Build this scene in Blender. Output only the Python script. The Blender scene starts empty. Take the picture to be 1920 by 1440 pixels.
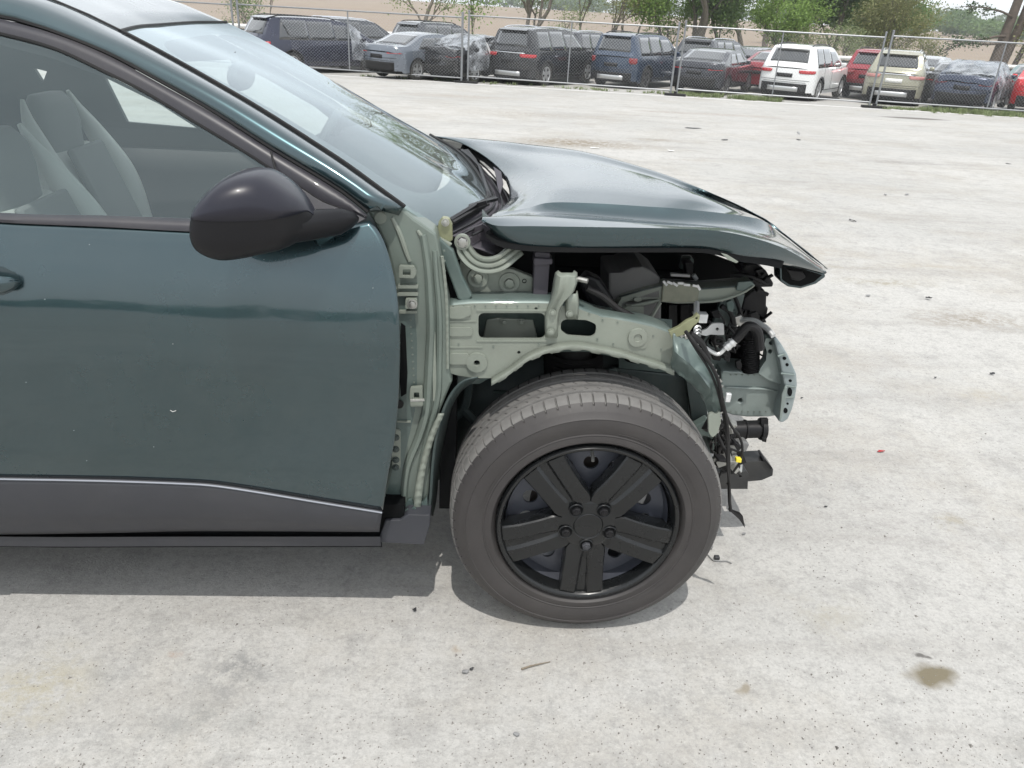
import bpy, bmesh, math, random
from mathutils import Vector, Matrix, noise
from mathutils.geometry import tessellate_polygon
random.seed(7)
R = math.radians
SC = bpy.context.scene
COL = SC.collection

# ------------------------------------------------------------------ camera
F_PX, HORIZON, SLOPE, CAM_H, YAW = 1450.0, 14.0, 0.056, 1.48, 3.5
roll = math.atan(SLOPE)
pitch = math.atan((720 - HORIZON) * math.cos(roll) / F_PX)
yw = R(YAW)
FWD = Vector((math.sin(yw)*math.cos(pitch), math.cos(yw)*math.cos(pitch), -math.sin(pitch)))
_r0 = Vector((math.cos(yw), -math.sin(yw), 0)); _u0 = _r0.cross(FWD)
RGT = math.cos(roll)*_r0 + math.sin(roll)*_u0
UPV = -math.sin(roll)*_r0 + math.cos(roll)*_u0
CAM = Vector((0, 0, CAM_H))
cd = bpy.data.cameras.new('camera'); cam = bpy.data.objects.new('camera', cd); COL.objects.link(cam)
M = Matrix((RGT, UPV, -FWD)).transposed().to_4x4(); M.translation = CAM
cam.matrix_world = M
cd.sensor_width = 36; cd.lens = 36*F_PX/1920; cd.clip_start = 0.05; cd.clip_end = 3000
SC.camera = cam

# ------------------------------------------------------------------ light
SUN_EL, SUN_AZ_VEC = 67.0, Vector((-0.03, -1.0, 0)).normalized()      # the sun stands behind the photographer
sd = Vector((SUN_AZ_VEC.x*math.cos(R(SUN_EL)), SUN_AZ_VEC.y*math.cos(R(SUN_EL)), math.sin(R(SUN_EL))))
world = bpy.data.worlds.new('World'); SC.world = world; world.use_nodes = True
wn = world.node_tree.nodes; wl = world.node_tree.links
sky = wn.new('ShaderNodeTexSky'); sky.sky_type = 'NISHITA'; sky.sun_disc = False
sky.sun_elevation = R(SUN_EL); sky.sun_rotation = math.atan2(sd.x, sd.y)
sky.air_density = 1.0; sky.dust_density = 3.0; sky.ozone_density = 1.0; sky.altitude = 200
bg = wn['Background']; bg.inputs['Strength'].default_value = 0.14
# thin bright overcast veil mixed over the blue sky
tcw = wn.new('ShaderNodeTexCoord'); mpw = wn.new('ShaderNodeMapping'); mpw.inputs['Scale'].default_value = (1.2, 1.2, 3.5)
nzw = wn.new('ShaderNodeTexNoise'); nzw.inputs['Scale'].default_value = 2.2; nzw.inputs['Detail'].default_value = 6
crw = wn.new('ShaderNodeValToRGB'); crw.color_ramp.elements[0].position = .35; crw.color_ramp.elements[1].position = .7
crw.color_ramp.elements[0].color = (.72, .72, .72, 1); crw.color_ramp.elements[1].color = (.95, .95, .95, 1)
mxw = wn.new('ShaderNodeMixRGB'); mxw.inputs['Color2'].default_value = (10.2, 10.6, 10.9, 1)
wl.new(tcw.outputs['Generated'], mpw.inputs['Vector']); wl.new(mpw.outputs['Vector'], nzw.inputs['Vector'])
wl.new(nzw.outputs['Fac'], crw.inputs['Fac']); wl.new(crw.outputs['Color'], mxw.inputs['Fac'])
wl.new(sky.outputs['Color'], mxw.inputs['Color1']); wl.new(mxw.outputs['Color'], bg.inputs['Color'])
sl = bpy.data.lights.new('sun', 'SUN'); sl.energy = 3.3; sl.angle = R(0.5); sl.color = (1, .965, .91)
so = bpy.data.objects.new('sun', sl); COL.objects.link(so)
so.rotation_euler = (-sd).to_track_quat('-Z', 'Y').to_euler(); so.location = (0, 0, 30)
SC.view_settings.view_transform = 'Standard'; SC.view_settings.look = 'None'
SC.view_settings.exposure = -0.05; SC.view_settings.gamma = 1.0; SC.view_settings.use_curve_mapping = False

# ------------------------------------------------------------------ helpers
def ray(px, py): return (px-960)/F_PX*RGT - (py-720)/F_PX*UPV + FWD
def at(px, py, Y):
    d = ray(px, py); return CAM + d*(Y/d.y)
def atz(px, py, Z=0.0):
    d = ray(px, py); return CAM + d*((Z-CAM_H)/d.z)
def lerp(a, b, t): return a + (b-a)*t
def interp(tab, x):
    if x <= tab[0][0]: return tab[0][1]
    for (a, b), (c, d) in zip(tab, tab[1:]):
        if x <= c:
            return b + (d-b)*(x-a)/(c-a)
    return tab[-1][1]
def smin(t): return t*t*(3-2*t)

# body side section: depth Y of the near side at height z
SEC = [(.15,1.60),(.20,1.575),(.26,1.548),(.33,1.530),(.42,1.511),(.50,1.501),(.6,1.495),(.7,1.490),(.8,1.4865),(.85,1.4885),(.89,1.4945),(.93,1.503),(.965,1.512),(1.0,1.523),(1.03,1.534),
       (1.055,1.548),(1.075,1.56),(1.2,1.63),(1.3,1.695),(1.39,1.765),(1.45,1.83)]
def catmull(tab, x):
    n = len(tab)
    if x <= tab[0][0] or x >= tab[-1][0]: return interp(tab, x)
    for i in range(n-1):
        if x <= tab[i+1][0]: break
    x0, y0 = tab[max(i-1,0)]; x1, y1 = tab[i]; x2, y2 = tab[i+1]; x3, y3 = tab[min(i+2,n-1)]
    m1 = (y2-y0)/(x2-x0) if x2 != x0 else 0; m2 = (y3-y1)/(x3-x1) if x3 != x1 else 0
    h = x2-x1; t = (x-x1)/h
    return (2*t**3-3*t**2+1)*y1+(t**3-2*t**2+t)*h*m1+(-2*t**3+3*t**2)*y2+(t**3-t**2)*h*m2
MID = 2.41
def plan(X):
    if X > -.3: return .055*(X+.3)**2
    if X < -2.0: return .10*(X+2.0)**2
    return 0
def side(X, Z, off=0): return Vector((X, catmull(SEC, Z)+plan(X)+off, Z))
def on(px, py, off=0):
    Y = 1.5
    for _ in range(14):
        p = at(px, py, Y); Y = catmull(SEC, p.z)+plan(p.x)+off
    return at(px, py, Y)
def far(p): return Vector((p.x, 2*MID-p.y, p.z))

def curve(pts, n):
    """smooth resample of a polyline of Vectors to n points (catmull-rom, by chord length)"""
    pts = [Vector(p) for p in pts]
    if len(pts) == 2: return [pts[0].lerp(pts[1], i/(n-1)) for i in range(n)]
    d = [0]
    for a, b in zip(pts, pts[1:]): d.append(d[-1]+(b-a).length)
    out = []
    k = 0
    for i in range(n):
        s = d[-1]*i/(n-1)
        while k < len(pts)-2 and s > d[k+1]: k += 1
        t = (s-d[k])/max(d[k+1]-d[k], 1e-9)
        p1, p2 = pts[k], pts[k+1]; p0 = pts[k-1] if k > 0 else p1*2-p2; p3 = pts[k+2] if k+2 < len(pts) else p2*2-p1
        a = (p2-p0)*.5; b = (p3-p1)*.5
        # damp for uneven spacing
        L = (p2-p1).length
        if a.length > L: a *= L/a.length
        if b.length > L: b *= L/b.length
        out.append((2*t**3-3*t**2+1)*p1+(t**3-2*t**2+t)*a+(-2*t**3+3*t**2)*p2+(t**3-t**2)*b)
    return out
def poly(pts, n):
    """straight resample"""
    pts = [Vector(p) for p in pts]; d = [0]
    for a, b in zip(pts, pts[1:]): d.append(d[-1]+(b-a).length)
    out = []; k = 0
    for i in range(n):
        s = d[-1]*i/(n-1)
        while k < len(pts)-2 and s > d[k+1]: k += 1
        out.append(pts[k].lerp(pts[k+1], (s-d[k])/max(d[k+1]-d[k], 1e-9)))
    return out
def coons(c0, c1, d0, d1):
    """c0,c1: bottom/top curves (n); d0,d1: left/right curves (m) -> rows"""
    n, m = len(c0), len(d0); rows = []
    for j in range(m):
        v = j/(m-1); row = []
        for i in range(n):
            u = i/(n-1)
            p = (1-v)*c0[i]+v*c1[i]+(1-u)*d0[j]+u*d1[j]-((1-u)*(1-v)*c0[0]+u*(1-v)*c0[-1]+(1-u)*v*c1[0]+u*v*c1[-1])
            row.append(p)
        rows.append(row)
    return rows

def setp(o, label=None, category=None, group=None, kind=None):
    if label: o['label'] = label
    if category: o['category'] = category
    if group: o['group'] = group
    if kind: o['kind'] = kind
    return o
def empty(name, loc=(0,0,0), rz=0, **k):
    o = bpy.data.objects.new(name, None); COL.objects.link(o); o.location = loc; o.rotation_euler.z = rz
    o.empty_display_size = .2
    return setp(o, **k)
def link(name, me, parent=None, **k):
    o = bpy.data.objects.new(name, me); COL.objects.link(o)
    if parent is not None: o.parent = parent
    return setp(o, **k)
def mesh(name, verts, faces, m, parent=None, smooth=True, sharp=35, solid=0, bevel=0, sub=0, off=-1, mats=None, midx=None, face=None, **k):
    if face is not None:
        s = Vector((0,0,0))
        for f in faces:
            a, b, c = Vector(verts[f[0]]), Vector(verts[f[1]]), Vector(verts[f[2]]); s += (b-a).cross(c-a)
        if s.dot(Vector(face)) < 0: faces = [tuple(reversed(f)) for f in faces]
    me = bpy.data.meshes.new(name); me.from_pydata([tuple(v) for v in verts], [], faces)
    if mats:
        for x in mats: me.materials.append(x)
        for i, p in enumerate(me.polygons): p.material_index = midx[i]
    else: me.materials.append(m)
    if smooth:
        me.polygons.foreach_set('use_smooth', [True]*len(me.polygons))
        if sharp: me.set_sharp_from_angle(angle=R(sharp))
    me.update()
    o = link(name, me, parent, **k)
    mods(o, solid, bevel, sub, off)
    return o
def mods(o, solid=0, bevel=0, sub=0, off=-1):
    if sub:
        s = o.modifiers.new('sub', 'SUBSURF'); s.levels = s.render_levels = sub
    if solid:
        s = o.modifiers.new('solid', 'SOLIDIFY'); s.thickness = solid; s.offset = off
    if bevel:
        b = o.modifiers.new('bevel', 'BEVEL'); b.width = bevel; b.segments = 2; b.limit_method = 'ANGLE'; b.angle_limit = R(40)
def grid(name, rows, m, parent=None, closed=False, caps=False, **k):
    n = len(rows[0]); v = [p for r in rows for p in r]; f = []
    for j in range(len(rows)-1):
        for i in range(n-1 if not closed else n):
            a = j*n+i; b = j*n+(i+1) % n
            f.append((a, b, b+n, a+n))
    if caps:
        f.append(tuple(range(n-1, -1, -1))); f.append(tuple(range(len(v)-n, len(v))))
    return mesh(name, v, f, m, parent, **k)
def ruled(top, bot, m, nx=40, ny=12, fn=None):
    a = curve(top, nx); b = curve(bot, nx); rows = []
    for j in range(ny):
        t = j/(ny-1)
        rows.append([(lambda p: fn(p) if fn else p)(a[i].lerp(b[i], t)) for i in range(nx)])
    return rows
def tubev(pts, r, n=8, taper=None, cap=True):
    pts = [Vector(p) for p in pts]; V = []; Fc = []
    up = Vector((0.13, .2, 1)).normalized(); pu = None
    for i, p in enumerate(pts):
        d = (pts[min(i+1, len(pts)-1)]-pts[max(i-1, 0)]).normalized()
        u = (pu if pu else (up if abs(d.dot(up)) < .95 else Vector((1,0,0))))
        u = (u-d*u.dot(d)).normalized(); pu = u; w = d.cross(u)
        rr = r if taper is None else lerp(r, taper, i/(len(pts)-1))
        if callable(r): rr = r(i/(len(pts)-1))
        for k in range(n):
            a = 2*math.pi*k/n; V.append(p+u*math.cos(a)*rr+w*math.sin(a)*rr)
    for i in range(len(pts)-1):
        for k in range(n):
            a = i*n+k; b = i*n+(k+1) % n; Fc.append((a, b, b+n, a+n))
    if cap: Fc += [tuple(range(n-1, -1, -1)), tuple(range(len(V)-n, len(V)))]
    return V, Fc
class MB:
    def __init__(s): s.v = []; s.f = []
    def add(s, V, Fc):
        b = len(s.v); s.v += [Vector(x) for x in V]; s.f += [tuple(b+i for i in f) for f in Fc]; return s
    def tube(s, pts, r, n=8, **k): return s.add(*tubev(pts, r, n, **k))
    def box(s, c, d, rot=None):
        c = Vector(c); V = []
        for x in (-1,1):
            for y in (-1,1):
                for z in (-1,1):
                    q = Vector((x*d[0]/2, y*d[1]/2, z*d[2]/2))
                    if rot: q = rot @ q
                    V.append(c+q)
        return s.add(V, [(0,1,3,2),(4,6,7,5),(0,4,5,1),(2,3,7,6),(0,2,6,4),(1,5,7,3)])
    def prism(s, loop, vec):
        n = len(loop); V = [Vector(p) for p in loop]+[Vector(p)+Vector(vec) for p in loop]
        return s.add(V, [tuple(range(n-1,-1,-1)), tuple(range(n,2*n))]+[(i,(i+1)%n,(i+1)%n+n,i+n) for i in range(n)])
    def lathe(s, prof, c, axis, n=24):
        """prof: (radius, along)"""
        axis = Vector(axis).normalized(); c = Vector(c)
        u = axis.orthogonal().normalized(); w = axis.cross(u); V = []
        for r, h in prof:
            for k in range(n):
                a = 2*math.pi*k/n; V.append(c+axis*h+(u*math.cos(a)+w*math.sin(a))*r)
        Fc = [(i*n+k, i*n+(k+1)%n, (i+1)*n+(k+1)%n, (i+1)*n+k) for i in range(len(prof)-1) for k in range(n)]
        return s.add(V, Fc)
    def make(s, name, m, parent=None, smooth=True, sharp=35, **k): return mesh(name, s.v, s.f, m, parent, smooth, sharp, **k)
def plate(name, pts, Y, m, parent=None, th=.004, holes=(), bevel=.0012, rnd=0, tilt=None, **k):
    """flat sheet-metal piece: outline in picture pixels on the upright plane at depth Y (or per-point depths), th metres thick"""
    def P(q):
        return at(q[0], q[1], q[2] if len(q) > 2 else (Y(q[0], q[1]) if callable(Y) else Y))
    outer = [P(q) for q in (rounded(pts, rnd) if rnd else pts)]
    loops = [outer]+[[P(q) for q in h] for h in holes]
    flat = [[Vector((p.x, p.z, 0)) for p in lp] for lp in loops]
    tris = tessellate_polygon(flat)
    allv = [p for lp in loops for p in lp]; n = len(allv)
    V = allv+[p+Vector((0, th, 0)) for p in allv]; Fc = []
    for t in tris:
        a, b, c = [allv[i] for i in t]
        nrm = (b-a).cross(c-a)
        t = tuple(t) if nrm.y < 0 else tuple(reversed(t))
        Fc.append(t); Fc.append(tuple(i+n for i in reversed(t)))
    b0 = 0
    for lp in loops:
        L = len(lp)
        for i in range(L): Fc.append((b0+i, b0+(i+1) % L, b0+(i+1) % L+n, b0+i+n))
        b0 += L
    me = bpy.data.meshes.new(name); me.from_pydata([tuple(v) for v in V], [], Fc); me.materials.append(m)
    bm = bmesh.new(); bm.from_mesh(me); bmesh.ops.recalc_face_normals(bm, faces=bm.faces); bm.to_mesh(me); bm.free()
    o = link(name, me, parent, **k)
    if bevel: mods(o, bevel=bevel)
    return o
def rounded(pts, r, n=4):
    out = []
    L = len(pts)
    for i in range(L):
        p = Vector(pts[i][:2]); a = Vector(pts[i-1][:2]); b = Vector(pts[(i+1) % L][:2])
        da = (a-p); db = (b-p); ra = min(r, da.length*.45); rb = min(r, db.length*.45)
        s = p+da.normalized()*ra; e = p+db.normalized()*rb
        for k in range(n+1):
            t = k/n; q = (1-t)**2*s+2*t*(1-t)*p+t*t*e
            out.append((q.x, q.y)+tuple(pts[i][2:]))
    return out
def rrect(x0, y0, x1, y1, r): return rounded([(x0,y0),(x1,y0),(x1,y1),(x0,y1)], r)
def circ(x, y, r, n=12, ry=None): return [(x+r*math.cos(2*math.pi*k/n), y+(ry or r)*math.sin(2*math.pi*k/n)) for k in range(n)]
def px2m(px, Y=1.65): return px*Y/1240.0
def bolt(c, r, parent, m, name='bolt', ax=(0,-1,0), h=None):
    h = h or r*.8
    b = MB(); b.lathe([(r*1.5,0),(r*1.5,h*.25),(r*1.05,h*.3)], c, ax, 16); b.lathe([(r,h*.3),(r,h),(r*.8,h*1.1),(0,h*1.1)], c, ax, 6)
    return b.make(name, m, parent, sharp=25)

# ------------------------------------------------------------------ materials
def nmat(name):
    m = bpy.data.materials.new(name); m.use_nodes = True; return m, m.node_tree.nodes, m.node_tree.links
def mat(name, col, rough=.5, metal=0, coat=0, var=0, scale=20, bump=0, bscale=80, spec=.5, dust=0, coatr=.03, alpha=None, trans=0, emit=None):
    m, N, L = nmat(name); b = N['Principled BSDF']
    b.inputs['Base Color'].default_value = (*col, 1); b.inputs['Roughness'].default_value = rough; b.inputs['Metallic'].default_value = metal
    b.inputs['Coat Weight'].default_value = coat; b.inputs['Coat Roughness'].default_value = coatr; b.inputs['Specular IOR Level'].default_value = spec
    if coat >= 1: b.inputs['Coat IOR'].default_value = 1.65
    if trans: b.inputs['Transmission Weight'].default_value = trans
    tc = N.new('ShaderNodeTexCoord')
    src = None
    if var:
        nz = N.new('ShaderNodeTexNoise'); nz.inputs['Scale'].default_value = scale; nz.inputs['Detail'].default_value = 6; nz.inputs['Roughness'].default_value = .65
        L.new(tc.outputs['Object'], nz.inputs['Vector'])
        r = N.new('ShaderNodeMapRange'); r.inputs['From Min'].default_value = .3; r.inputs['From Max'].default_value = .7
        r.inputs['To Min'].default_value = 1-var; r.inputs['To Max'].default_value = 1+var
        L.new(nz.outputs['Fac'], r.inputs['Value'])
        x = N.new('ShaderNodeVectorMath'); x.operation = 'SCALE'; x.inputs[0].default_value = col; L.new(r.outputs['Result'], x.inputs['Scale'])
        src = x.outputs['Vector']
        rr = N.new('ShaderNodeMapRange'); rr.inputs['To Min'].default_value = max(0, rough-.12); rr.inputs['To Max'].default_value = min(1, rough+.12)
        L.new(nz.outputs['Fac'], rr.inputs['Value']); L.new(rr.outputs['Result'], b.inputs['Roughness'])
    if dust:
        nz = N.new('ShaderNodeTexNoise'); nz.inputs['Scale'].default_value = 3.5; nz.inputs['Detail'].default_value = 9; nz.inputs['Roughness'].default_value = .7
        L.new(tc.outputs['Object'], nz.inputs['Vector'])
        r = N.new('ShaderNodeMapRange'); r.inputs['From Min'].default_value = .35; r.inputs['From Max'].default_value = .8; r.inputs['To Min'].default_value = 0; r.inputs['To Max'].default_value = dust
        L.new(nz.outputs['Fac'], r.inputs['Value'])
        mx = N.new('ShaderNodeMixRGB'); L.new(r.outputs['Result'], mx.inputs['Fac']); mx.inputs['Color2'].default_value = (.36,.33,.28,1)
        if src: L.new(src, mx.inputs['Color1'])
        else: mx.inputs['Color1'].default_value = (*col,1)
        src = mx.outputs['Color']
    if src: L.new(src, b.inputs['Base Color'])
    if bump:
        nz = N.new('ShaderNodeTexNoise'); nz.inputs['Scale'].default_value = bscale; nz.inputs['Detail'].default_value = 4
        L.new(tc.outputs['Object'], nz.inputs['Vector'])
        bp = N.new('ShaderNodeBump'); bp.inputs['Strength'].default_value = bump; bp.inputs['Distance'].default_value = .002
        L.new(nz.outputs['Fac'], bp.inputs['Height']); L.new(bp.outputs['Normal'], b.inputs['Normal'])
    return m
def glassmat(name, tint, refl=(1,1,1), ior=1.5, dust=0.0, rough=0.0, gain=2.0):
    m, N, L = nmat(name); N.remove(N['Principled BSDF']); out = N['Material Output']
    t = N.new('ShaderNodeBsdfTransparent'); t.inputs['Color'].default_value = (*tint, 1)
    g = N.new('ShaderNodeBsdfGlossy'); g.inputs['Color'].default_value = (*refl, 1); g.inputs['Roughness'].default_value = rough
    fr = N.new('ShaderNodeFresnel'); gq = N.new('ShaderNodeNewGeometry'); mq = N.new('ShaderNodeMapRange'); mq.inputs['To Min'].default_value = ior; mq.inputs['To Max'].default_value = 1/ior
    L.new(gq.outputs['Backfacing'], mq.inputs['Value']); L.new(mq.outputs['Result'], fr.inputs['IOR'])
    mp = N.new('ShaderNodeMath'); mp.operation = 'MULTIPLY'; mp.inputs[1].default_value = gain; mp.use_clamp = True
    mx = N.new('ShaderNodeMixShader'); L.new(fr.outputs['Fac'], mp.inputs[0]); L.new(mp.outputs[0], mx.inputs['Fac']); L.new(t.outputs[0], mx.inputs[1]); L.new(g.outputs[0], mx.inputs[2])
    last = mx
    if dust:
        d = N.new('ShaderNodeBsdfDiffuse'); d.inputs['Color'].default_value = (.5,.52,.52,1)
        nz = N.new('ShaderNodeTexNoise'); nz.inputs['Scale'].default_value = 5; nz.inputs['Detail'].default_value = 8
        tc = N.new('ShaderNodeTexCoord'); L.new(tc.outputs['Object'], nz.inputs['Vector'])
        mr = N.new('ShaderNodeMapRange'); mr.inputs['From Min'].default_value = .3; mr.inputs['From Max'].default_value = .75; mr.inputs['To Min'].default_value = dust*.6; mr.inputs['To Max'].default_value = dust*1.3
        L.new(nz.outputs['Fac'], mr.inputs['Value'])
        m2 = N.new('ShaderNodeMixShader'); L.new(mr.outputs['Result'], m2.inputs['Fac']); L.new(mx.outputs[0], m2.inputs[1]); L.new(d.outputs[0], m2.inputs[2]); last = m2
    L.new(last.outputs[0], out.inputs['Surface'])
    return m
PAINT = mat('teal_green_paint', (.029,.061,.071), .27, .85, 1.0, var=.04, scale=3, dust=.04, coatr=.05)
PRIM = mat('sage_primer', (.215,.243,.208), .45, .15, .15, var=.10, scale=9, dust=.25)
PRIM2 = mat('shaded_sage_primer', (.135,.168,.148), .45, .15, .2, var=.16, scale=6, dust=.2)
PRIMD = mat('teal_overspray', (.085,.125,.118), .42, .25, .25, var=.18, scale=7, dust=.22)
BLKP = mat('black_plastic', (.008,.008,.0095), .42, 0, 0, var=.15, scale=30, dust=.02, bump=.15, spec=.28)
GREYP = mat('grey_cladding', (.034,.036,.044), .55, 0, 0, var=.08, scale=25, bump=.25, bscale=900, dust=.05)
FRAME = mat('window_frame_black', (.024,.023,.030), .42, 0, .15, var=.08, scale=10, dust=.08)
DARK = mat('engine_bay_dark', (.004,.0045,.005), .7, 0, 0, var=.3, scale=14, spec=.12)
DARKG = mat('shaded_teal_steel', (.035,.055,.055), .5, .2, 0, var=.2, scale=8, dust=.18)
RUB = mat('rubber', (.010,.010,.011), .6, 0, 0, var=.2, scale=20, dust=.04, spec=.3)
ALU = mat('aluminium', (.66,.67,.67), .40, .5, 0, var=.08, scale=40)
STEEL = mat('zinc_steel', (.42,.42,.40), .4, .8, 0, var=.12, scale=50)
GREYB = mat('battery_case_grey', (.13,.13,.13), .6, 0, 0, var=.1, scale=12, dust=.15)
PURP = mat('grey_purple_plastic', (.060,.055,.066), .6, 0, 0, var=.06, bump=.1)
SEATM = mat('pale_grey_seat_leather', (.52,.53,.50), .55, 0, 0, var=.06, scale=8, bump=.2, bscale=300)
SEATD = mat('grey_seat_fabric', (.17,.175,.17), .8, var=.08, scale=8, bump=.2, bscale=300)
DASHM = mat('dark_dash', (.026,.028,.03), .65, 0, 0, var=.1)
LINER = mat('pale_headliner', (.35,.35,.33), .9)
GLASS_S = glassmat('side_glass', (.86,.92,.91), (.80,.97,1), 1.52, dust=.03, gain=2.0)
GLASS_W = glassmat('windshield_glass', (.68,.77,.75), (.86,.95,1), 1.5, dust=.06, gain=1.2)
YEL = mat('yellow_tag', (.75,.62,.05), .5)
LIGHTG = mat('painted_edge_highlight', (.30,.32,.36), .45, .2, .1)  # pale colour of the highlight drawn along the cladding edge
# ------------------------------------------------------------------ ground
def gz(X, Y):
    def lot(Y):
        a, b = 4.0, 7.0
        if Y < a: return 0
        if Y < b: t = (Y-a); return -.0385*t*t/(2*(b-a))
        return -.0385*(b-a)/2-.0385*(Y-b)
    z = lot(min(Y, 29.5))
    if Y > 46: z += 2.45*smin(min(1, (Y-46)/320)) + max(0, (8-X))*.0032*smin(min(1, max(0, (Y-46))/300))*3
    if Y < -8: z += .9*smin(min(1, (-8-Y)/120))
    return z
def ground_mesh():
    ys = [-900,-500,-250,-120,-60,-35,-20,-12,-8,-5,-3,-1,0,1,2,3,3.5,4,4.5,5,5.5,6,6.5,7,8,10,14,18,22,26,29.5]
    xs = [-900,-500,-250,-120,-60,-30,-15,-8,-4,-2,0,2,4,8,15,30,60,120,250,500,900]
    return ys, xs
def groundmat():
    m, N, L = nmat('lot_pavement'); b = N['Principled BSDF']; b.inputs['Roughness'].default_value = .93; b.inputs['Specular IOR Level'].default_value = .25
    tc = N.new('ShaderNodeTexCoord'); P = tc.outputs['Object']
    def nz(s, d=6, r=.6, v=P):
        n = N.new('ShaderNodeTexNoise'); n.inputs['Scale'].default_value = s; n.inputs['Detail'].default_value = d; n.inputs['Roughness'].default_value = r; L.new(v, n.inputs['Vector']); return n.outputs['Fac']
    def mr(v, a, c, d=0, e=1):
        n = N.new('ShaderNodeMapRange'); n.inputs['From Min'].default_value = a; n.inputs['From Max'].default_value = c; n.inputs['To Min'].default_value = d; n.inputs['To Max'].default_value = e; L.new(v, n.inputs['Value']); return n.outputs['Result']
    def mix(f, a, c, t='MIX'):
        n = N.new('ShaderNodeMixRGB'); n.blend_type = t
        if isinstance(f, float): n.inputs['Fac'].default_value = f
        else: L.new(f, n.inputs['Fac'])
        for i, x in (('Color1', a), ('Color2', c)):
            if isinstance(x, tuple): n.inputs[i].default_value = (*x, 1)
            else: L.new(x, n.inputs[i])
        return n.outputs['Color']
    def mul(a, c):
        n = N.new('ShaderNodeMath'); n.operation = 'MULTIPLY'
        for i, x in enumerate((a, c)):
            if isinstance(x, float): n.inputs[i].default_value = x
            else: L.new(x, n.inputs[i])
        return n.outputs[0]
    c = mix(mr(nz(.35, 5), .35, .68), (.47,.46,.44), (.385,.38,.365))
    c = mix(mul(mr(nz(.9, 9, .75), .47, .62), .6), c, (.355,.33,.29))            # brownish dirt films
    # streaky tyre-drag film, stretched sideways
    mp = N.new('ShaderNodeMapping'); mp.inputs['Scale'].default_value = (.35, 2.4, 1); mp.inputs['Rotation'].default_value = (0, 0, R(6)); L.new(P, mp.inputs['Vector'])
    c = mix(mul(mr(nz(1.3, 8, .7, mp.outputs['Vector']), .50, .70), .6), c, (.29,.275,.255))
    c = mix(mul(mr(nz(1.7, 9, .75), .52, .64), .5), c, (.50,.49,.465))           # pale dust
    c = mix(mul(mr(nz(5.5, 10, .8), .515, .63), .50), c, (.27,.265,.255))
    c = mix(mul(mr(nz(16, 8, .8), .51, .62), .40), c, (.28,.275,.265))           # worn-through darker aggregate
    c = mix(mul(mr(nz(38, 5, .8), .50, .70), .55), c, (.235,.23,.22))            # grit
    c = mix(mul(mr(nz(95, 3, .8), .46, .68), .35), c, (.20,.197,.19))
    c = mix(mul(mr(nz(70, 3, .8), .56, .74), .45), c, (.60,.59,.56))
    v = N.new('ShaderNodeTexVoronoi'); v.feature = 'F1'; v.inputs['Scale'].default_value = 26; v.inputs['Randomness'].default_value = 1; L.new(P, v.inputs['Vector'])
    c = mix(mul(mul(mr(v.outputs['Distance'], .10, .04), .7), mr(nz(2.2, 6, .7), .44, .60)), c, (.12,.115,.11))    # dark pebbles
    # stains with a shape of their own
    w = N.new('ShaderNodeTexNoise'); w.inputs['Scale'].default_value = 6; w.inputs['Detail'].default_value = 6; L.new(P, w.inputs['Vector'])
    ws = N.new('ShaderNodeVectorMath'); ws.operation = 'MULTIPLY_ADD'; ws.inputs[1].default_value = (.16,.16,0); L.new(w.outputs['Color'], ws.inputs[0])
    ad = N.new('ShaderNodeVectorMath'); ad.operation = 'SUBTRACT'; ad.inputs[1].default_value = (.08,.08,0); L.new(P, ws.inputs[2]); L.new(ws.outputs[0], ad.inputs[0])
    SPM = mr(nz(14, 10, .85), .44, .56, .0, 1.25)
    def spot(c, px, py, rx, ry, col, s, soft=.5, Z=0):
        q = atz(px, py, Z)
        if py < 620:
            zz = 0
            for _ in range(40): q = atz(px, py, zz); zz = .5*zz+.5*gz(q.x, q.y)
        a = N.new('ShaderNodeVectorMath'); a.operation = 'SUBTRACT'; a.inputs[1].default_value = (q.x, q.y, 0); L.new(ad.outputs[0], a.inputs[0])
        d = N.new('ShaderNodeVectorMath'); d.operation = 'DIVIDE'; d.inputs[1].default_value = (rx, ry, 1e3); L.new(a.outputs[0], d.inputs[0])
        l = N.new('ShaderNodeVectorMath'); l.operation = 'LENGTH'; L.new(d.outputs[0], l.inputs[0])
        return mix(mul(mul(mr(l.outputs['Value'], 1, 1-soft), s), SPM if soft > .55 else 1.0), c, col)
    c = spot(c, 1738, 1264, .085, .05, (.165,.142,.095), .95, .5)
    c = spot(c, 1378, 1276, .022, .025, (.25,.22,.17), .8)
    c = spot(c, 1715, 1225, .012, .012, (.08,.075,.07), .8)
    c = spot(c, 1790, 980, .09, .07, (.30,.27,.20), .55, .9)
    c = spot(c, 1560, 1150, .16, .12, (.33,.31,.26), .5, .9)
    c = spot(c, 60, 1290, .16, .16, (.36,.33,.25), .6, .9)
    c = spot(c, 450, 1250, .14, .09, (.23,.23,.225), .8, .9)
    c = spot(c, 370, 1350, .17, .08, (.25,.25,.24), .7, .9)
    c = spot(c, 205, 1270, .09, .05, (.25,.25,.24), .7, .9)
    c = spot(c, 500, 1335, .05, .03, (.27,.27,.26), .6, .9)
    c = spot(c, 845, 1215, .025, .02, (.34,.29,.23), .7, .8)
    c = spot(c, 350, 1220, .02, .02, (.35,.27,.22), .6, .8)
    c = spot(c, 1085, 268, 1.25, .75, (.20,.165,.12), 1.0, .8)
    c = spot(c, 1230, 262, .5, .25, (.24,.21,.17), .8, .8)
    c = spot(c, 1500, 470, .5, .25, (.33,.30,.26), .8, .9)
    c = spot(c, 1660, 530, .45, .12, (.30,.28,.23), .8, .9)
    c = spot(c, 1300, 400, .9, .3, (.33,.29,.25), .8, .9)
    c = spot(c, 1350, 215, 2.2, .5, (.29,.25,.215), .8, .9)
    c = spot(c, 850, 180, 2.0, .9, (.30,.27,.235), .8, .9)
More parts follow.
